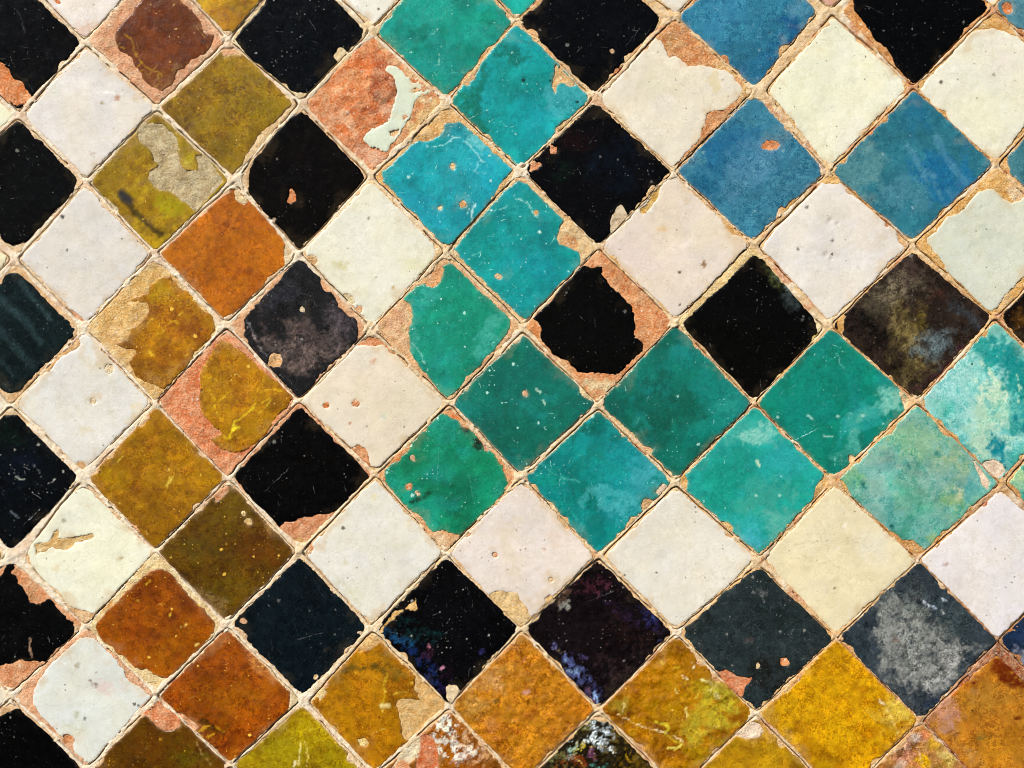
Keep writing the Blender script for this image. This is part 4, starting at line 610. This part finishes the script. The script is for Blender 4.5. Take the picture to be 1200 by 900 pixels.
count = 0
for n, cell in enumerate(cells):
    spec = used.get(n)
    cx, cy = centre(cell)
    seed = 100 + n * 13
    inframe = spec is not None
    if not inframe:
        kd, bs = AUTO[n * 7 % 6 if n % 2 else (n * 5) % 6]
        spec = dict(kind=kd, base=bs, label=None)
    o = spec
    # tile corners: the crossing pulled in by half a joint
    gap = 1.05 + 1.35 * float(smooth(640, 380, cx))
    q = []
    for key, p in zip('TRBL', cell):
        if o.get('c', {}).get(key): q.append(o['c'][key]); continue
        dx, dy = cx - p[0], cy - p[1]
        L = math.hypot(dx, dy)
        q.append((p[0] + dx / L * gap, p[1] + dy / L * gap))
    step = 1.5 if inframe else 5.0
    pad = 4
    x0, x1 = min(p[0] for p in q) - pad, max(p[0] for p in q) + pad
    y0, y1 = min(p[1] for p in q) - pad, max(p[1] for p in q) + pad
    if inframe:                                       # nothing finer is needed far outside the picture
        pass
    ofs = R.uniform(-.3, .3)
    tx, ty = R.uniform(-.015, .015), R.uniform(-.015, .015)
    origin = ((cx - W0) * S, 0.0, (H0 - cy) * S + ZC)
    kind = o['kind']
    base = hexlin(o['base'])
    lime = mortar_base(np.array([cx]), np.array([cy]))[0]
    clay = hexlin(o['clay']) if o.get('clay') else (lime * .55 + hexlin('d9a276') * .45)

    def plane(x, y, kx=seed): return ofs + (x - cx) * tx + (y - cy) * ty + fbm(x, y, 55, 2, kx + 60) * .9

    # glaze field
    xs = np.arange(x0, x1 + step, step); vs = np.arange(-y1, -y0 + step, step)
    X, V = np.meshgrid(xs, vs); Y = -V
    rag = o.get('rag', .8) * (1.25 if kind == 'black' else 1.0)
    Xw = X + (fbm(X, Y, 8, 3, seed + 1, .72) * 2.3 + vnoise(X / 2.6, Y / 2.6, seed) * .9) * rag
    Yw = Y + (fbm(X, Y, 8, 3, seed + 2, .72) * 2.3 + vnoise(X / 2.6, Y / 2.6, seed + 4) * .9) * rag
    Bf = body_field(X, Y, q, seed)
    m = min(o.get('m', .8), 1.6)
    if o.get('g'):
        G = sd_poly(Xw, Yw, o['g']) + o.get('grow', .4)
        G = np.minimum(G, Bf - .5)
    else:
        mm = [m + R.uniform(-.5, .7) for _ in range(4)]
        G = sd_quad(Xw, Yw, q, mm, .33) + fbm(X, Y, 70, 3, 990, .6) * 2.2 - .1
        # nibbled edge: a few shallow bites where the noise runs high
        bite = np.maximum(0, fbm(X, Y, 19, 2, seed + 40) - (.36 if kind == 'white' else .27)) * 17
        G = np.minimum(G, G - bite)
        G = np.minimum(G, Bf - .4)
    chips = o.get('chips', [])
    csd = []
    for chp in chips:
        d = sd_shape(Xw, Yw, chp[1])
        csd.append(d)
        G = np.minimum(G, -d)
    pits = o.get('pits', [])
    kx = seed

    def gh(x, y, f):
        h = 1.0 + plane(x, y)
        h = h - .45 * np.exp(-f / .7) - .10 * np.exp(-f / 5.0)
        h = h + fbm(x, y, 14, 2, kx + 61) * .28 * o.get('relief', 1)
        for a, b, r in pits: h = h - .9 * np.exp(-((x - a) ** 2 + (y - b) ** 2) / (r * r * .5)) + .35 * np.exp(-((x - a + r) ** 2 + (y - b) ** 2) / (r * r * .5))
        for a, b, r, z in o.get('lump', []): h = h + .15 * z * np.exp(-((x - a) ** 2 + (y - b) ** 2) / (r * r * .5))
        if o.get('relief', 1) > 1.5: h = h + fbm(x, y, 7, 3, kx + 66, .6) * .8 * o['relief']
        return h

    def gc(x, y, f):
        c = np.broadcast_to(base, (len(x), 3)).copy()
        amt = {'white': .06, 'black': .25, 'teal': .27, 'blue': .2, 'amber': .3}[kind]
        v1 = fbm(x, y, 36, 4, kx + 70, .6)[:, None]; v2 = fbm(x, y, 9, 3, kx + 73, .6)[:, None]
        c = c * (1 + amt * 1.6 * v1 + amt * .8 * v2)
        if kind in ('white',):
            v3 = fbm(x, y, 30, 4, kx + 78)[:, None]
            c = c * (1 + v3 * np.array([.03, 0, -.09]))
        if kind == 'amber':
            v3 = fbm(x, y, 26, 4, kx + 78)[:, None]
            c = c * (1 + np.abs(v3) * np.array([.05, -.16, -.2]))
            m_ = (smooth(-.02, .38, fbm(x, y, 20, 5, kx + 83, .68)) * o.get('mottle', .6))[:, None]
            c = c * (1 - m_) + c * np.array([.58, .42, .35]) * m_
        if kind == 'teal':
            v3 = fbm(x, y, 30, 4, kx + 78)[:, None]
            c = c * (1 + v3 * np.array([.5, 0, .18]))
            m_ = (smooth(-.05, .4, fbm(x, y, 48, 4, kx + 84, .6)) * .6)[:, None]
            c = c * (1 - m_) + c * np.array([.3, .66, .68]) * m_
            m_ = (smooth(.05, .45, fbm(x, y, 40, 4, kx + 88, .65)) * .45)[:, None]
            c = c * (1 - m_) + (c * .6 + hexlin('3cbcc0') * .4) * m_
        if kind == 'blue': c = c * np.array([1.12, .92, .78])
        c = apply_blobs(c, x, y, o.get('b', []), kx + 200, {'black': 1.3, 'white': .4}.get(kind, .6), o.get('frag', 0), .8 if kind in ('teal', 'blue') else 1.15)
        for n_, (pts, w, hx, al) in enumerate(o.get('s', [])):
            wx = x + fbm(x, y, 6, 3, kx + 300 + n_) * 3; wy = y + fbm(x, y, 6, 3, kx + 340 + n_) * 3
            d = d_line(wx, wy, pts)
            w_ = max(w, 1.3)
            ed = .35 if w < 3.6 else .9
            a = al * smooth(w_ * .5 + ed * w_ * .6, w_ * .5 - .3 * w_ * ed, d) * (smooth(-.40, .1, fbm(x, y, 4, 3, kx + 380)) * (o.get('sa', .7) if kind == 'amber' else .9) if w < 2.6 else 1 if w >= 5 else smooth(-.35, .1, fbm(x, y, 5, 3, kx + 380)))
            c = c * (1 - a[:, None]) + hexlin(hx) * a[:, None]
        k_ = {'white': np.array([1, 1, .965]), 'black': np.array([1, 1, 1.04]), 'teal': np.array([.48, .81, .81]), 'blue': np.array([.76, .80, .78]), 'amber': np.array([.85, .87, .5])}[kind] * o.get('lum', 1)
        # the strong glaze colours only; lime, clay dust and white crusts keep theirs
        if kind == 'amber': s_ = 1 - smooth(.12, .38, c[:, 2] / np.maximum(c[:, 0], .01))
        elif kind == 'teal': s_ = 1 - smooth(.2, .5, c[:, 0] / np.maximum(c[:, 1], .01))
        else: s_ = np.ones(len(x))
        c = c * (1 + (k_ - 1) * s_[:, None])
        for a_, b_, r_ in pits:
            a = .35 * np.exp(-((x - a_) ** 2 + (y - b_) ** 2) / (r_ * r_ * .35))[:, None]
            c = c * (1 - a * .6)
        # grime and lime film creeping in from the joint
        a = (smooth(9, 0, f + fbm(x, y, 20, 4, kx + 410, .6) * 16) * smooth(-.1, .35, fbm(x, y, 26, 3, kx + 420)) * {'white': .5, 'black': .02, 'teal': .09, 'blue': .10, 'amber': .16}[kind])[:, None]
        c = c * (1 - a) + hexlin('cdb083') * a
        # the glaze thins to a paler line right at its broken edge
        a = (np.exp(-f / .7) * {'white': .15, 'black': .0, 'teal': .25, 'blue': .25, 'amber': .25}[kind])[:, None]
        c = c * (1 - a) + clay * a
        return np.clip(c, .001, .95)

    # clay body: finer where it shows
    bstep = 1.75 if inframe else 7.0
    bxs = np.arange(x0, x1 + bstep, bstep); bvs = np.arange(-y1, -y0 + bstep, bstep)
    BX, BV = np.meshgrid(bxs, bvs); BY = -BV
    BF = body_field(BX, BY, q, seed)

    def bh(x, y, f):
        h = plane(x, y) + .25 - .35 * np.exp(-f / 1.0) + fbm(x, y, 11, 4, kx + 80, .68) * 1.5
        gx = np.clip(np.rint((x - xs[0]) / step).astype(int), 0, len(xs) - 1); gy = np.clip(np.rint((-y - vs[0]) / step).astype(int), 0, len(vs) - 1)
        h = h - 2.6 * smooth(.5, 4, G[gy, gx])        # never reaches through sound glaze
        for chp in chips:
            h = h - .6 * smooth(0, 6, sd_shape(x, y, chp[1]))
        for a, b, r, z in o.get('lump', []): h = h + z * smooth(1, .55, np.hypot(x - a, y - b) / r + fbm(x, y, 8, 3, kx) * .25) * .6
        return h

    def bc(x, y, f):
        c = np.broadcast_to(clay, (len(x), 3)).copy()
        c = c * (1 + .25 * fbm(x, y, 16, 3, kx + 90)[:, None])
        mb = mortar_base(x, y)
        # lime smeared over the tile's own border
        a = (smooth(7, 0, f + fbm(x, y, 12, 3, kx + 91) * 8) * .55)[:, None]
        if not o.get('g'): c = c * (1 - a) + mb * a
        else: a *= .45; c = c * (1 - a) + mb * a
        for chp in chips:
            a = smooth(-3.0, -.5, sd_shape(x, y, chp[1]))[:, None]
            c = c * (1 - a) + hexlin(chp[0]) * (1 + .25 * fbm(x, y, 8, 3, kx + 95)[:, None]) * a
        c = apply_blobs(c, x, y, o.get('cb', []), kx + 500)
        c = c * np.array([1.06, 1.08, .98])
        return np.clip(c, .01, .9)

    tile = slab('tile', BF, bxs, bvs, bh, bc, -14.0, lambda c: c * 1.0, CLAY, origin)
    tile.location = origin
    tile.parent = root
    tile.matrix_parent_inverse = root.matrix_world.inverted()
    tile.location = (origin[0], origin[1], origin[2] - ZC)
    tile.matrix_parent_inverse.identity()
    if o.get('label'): tile['label'] = o['label']
    rimc = clay * .55 + hexlin('f2e6d0') * .45
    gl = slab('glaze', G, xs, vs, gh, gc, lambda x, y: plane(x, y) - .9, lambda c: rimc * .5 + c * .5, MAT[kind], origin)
    if gl:
        gl.parent = tile
        d = {'white': (.8, .6, .35, .30), 'black': (.7, .42, .5, .22), 'teal': (.75, .8, .9, .28), 'blue': (.95, .7, .4, .32), 'amber': (.85, .9, .3, .36)}[kind]
        for pn, dv in zip(('grain', 'specks', 'scratch', 'relief'), d):
            v_ = o.get(pn, 1.0)
            if pn == 'grain': v_ = 1 + (v_ - 1) * (.35 if v_ > 1 else 1)
            gl[pn] = float(v_ * dv)
    bodies.append((q, seed, x0, x1, y0, y1, parity[n]))
    count += 1
print('tiles', count)

# ------------------------------------------------------------------ mortar in the joints
ms = 1.1
xs = np.arange(-60, 1262, ms); vs = np.arange(-960, 62, ms)
def mortar_patch(name, xs, vs):
    X, V = np.meshgrid(xs, vs); Y = -V
    ID = np.zeros(X.shape)
    D = np.full(X.shape, -1e3)                        # greatest body field: > 0 inside some tile
    for q, seed, x0, x1, y0, y1, n_ in bodies:
        a, b = np.searchsorted(xs, [x0 - 16, x1 + 16]); c, d = np.searchsorted(vs, [-y1 - 16, -y0 + 16])
        if a >= b or c >= d: continue
        bf = body_field(X[c:d, a:b], Y[c:d, a:b], q, seed)
        ID[c:d, a:b] = np.where(bf > D[c:d, a:b], n_, ID[c:d, a:b])
        D[c:d, a:b] = np.maximum(D[c:d, a:b], bf)
    NB = np.zeros(X.shape)                            # fillets of mortar at the crossings
    for r in ROWS:
        for nx_, ny_ in r:
            a, b = np.searchsorted(xs, [nx_ - 22, nx_ + 22]); c, d = np.searchsorted(vs, [-ny_ - 22, -ny_ + 22])
            if a >= b or c >= d: continue
            x_, y_ = X[c:d, a:b], Y[c:d, a:b]
            rr = np.hypot(x_ - nx_ + fbm(x_, y_, 9, 3, 51, .6) * 7, y_ - ny_ + fbm(x_, y_, 9, 3, 52, .6) * 7) / R.uniform(4.5, 9.5)
            NB[c:d, a:b] = np.maximum(NB[c:d, a:b], np.exp(-rr ** 2))
    F = 2.6 + NB * 9 - D                                       # keep joints and a lip beneath the tile edge
    F[0, :] = F[-1, :] = -1; F[:, 0] = F[:, -1] = -1
    def near(x, y, A):
        ix = np.clip(np.rint((x - xs[0]) / ms).astype(int), 0, len(xs) - 1)
        iv = np.clip(np.rint((-y - vs[0]) / ms).astype(int), 0, len(vs) - 1)
        return A[iv, ix]
    def idx(x, y):
        ix = np.clip(np.rint((x - xs[0]) / ms).astype(int), 0, len(xs) - 1)
        iv = np.clip(np.rint((-y - vs[0]) / ms).astype(int), 0, len(vs) - 1)
        return ID[iv, ix]
    def crack(x, y, d):
        side = 1 - 2 * (idx(x, y) % 2)                # the crack runs along one side of the joint, then changes over
        n = (fbm(x, y, 90, 2, 31) + .22 * fbm(x, y, 12, 3, 32, .6)) * side
        w = smooth(.03, .11, n)                        # 1 where the mortar has shrunk away from this tile
        lip = .62 + .55 * fbm(x, y, 14, 2, 33) + .25 * fbm(x, y, 90, 1, 34)
        inner = smooth(lip + .7, lip - .2, np.abs(d - .1))
        return w * inner
    def mh(x, y, f):
        nb = near(x, y, NB); d = -near(x, y, D)       # outward distance from the nearest tile body
        top = .25 + .9 * fbm(x, y, 6, 4, 35, .7) + .9 * fbm(x, y, 60, 2, 36) + np.clip(d, 0, 6) * .10
        top = top + nb * (1.3 + 1.4 * fbm(x, y, 5, 3, 38, .6))
        lap = smooth(-2.1, -.5, d + fbm(x, y, 14, 3, 37, .6) * 2.2 + nb * 7 - .8 * smooth(500, 800, x))
        h = -1.6 + lap * (1.6 + top)
        return h - crack(x, y, d) * 8.0 * (1 - smooth(.25, .6, nb) * .8)
    def mc(x, y, f):
        d = -near(x, y, D)
        c = mortar_base(x, y)
        a = (crack(x, y, d) * .9 * (1 - smooth(.25, .6, near(x, y, NB)) * .8))[:, None]
        return c * (1 - a) + hexlin('5a3018') * a     # soil and rust lodged in the crack
    return slab(name, F, xs, vs, mh, mc, -11.0, lambda c: c, MORTAR, (0, 0, 0))
mo = mortar_patch('mortar', xs, vs)
mo.data.transform(__import__('mathutils').Matrix.Translation((0, 0, -ZC)))
mo.parent = root

# rough masonry that carries tiles and mortar
bx0, bx1 = min(b[2] for b in bodies) + 90, max(b[3] for b in bodies) - 90
by0, by1 = min(b[4] for b in bodies) + 90, max(b[5] for b in bodies) - 90
gx = np.linspace(bx0, bx1, 60); gv = np.linspace(-by1, -by0, 50)
F = np.ones((50, 60)); F[0, :] = F[-1, :] = -1; F[:, 0] = F[:, -1] = -1
bk = slab('backing', F, gx, gv, lambda x, y, f: -9.5 + fbm(x, y, 40, 3, 5) * 1.0, lambda x, y, f: mortar_base(x, y) * .6, -90.0, lambda c: c, MORTAR, (0, 0, ZC))
bk.parent = root
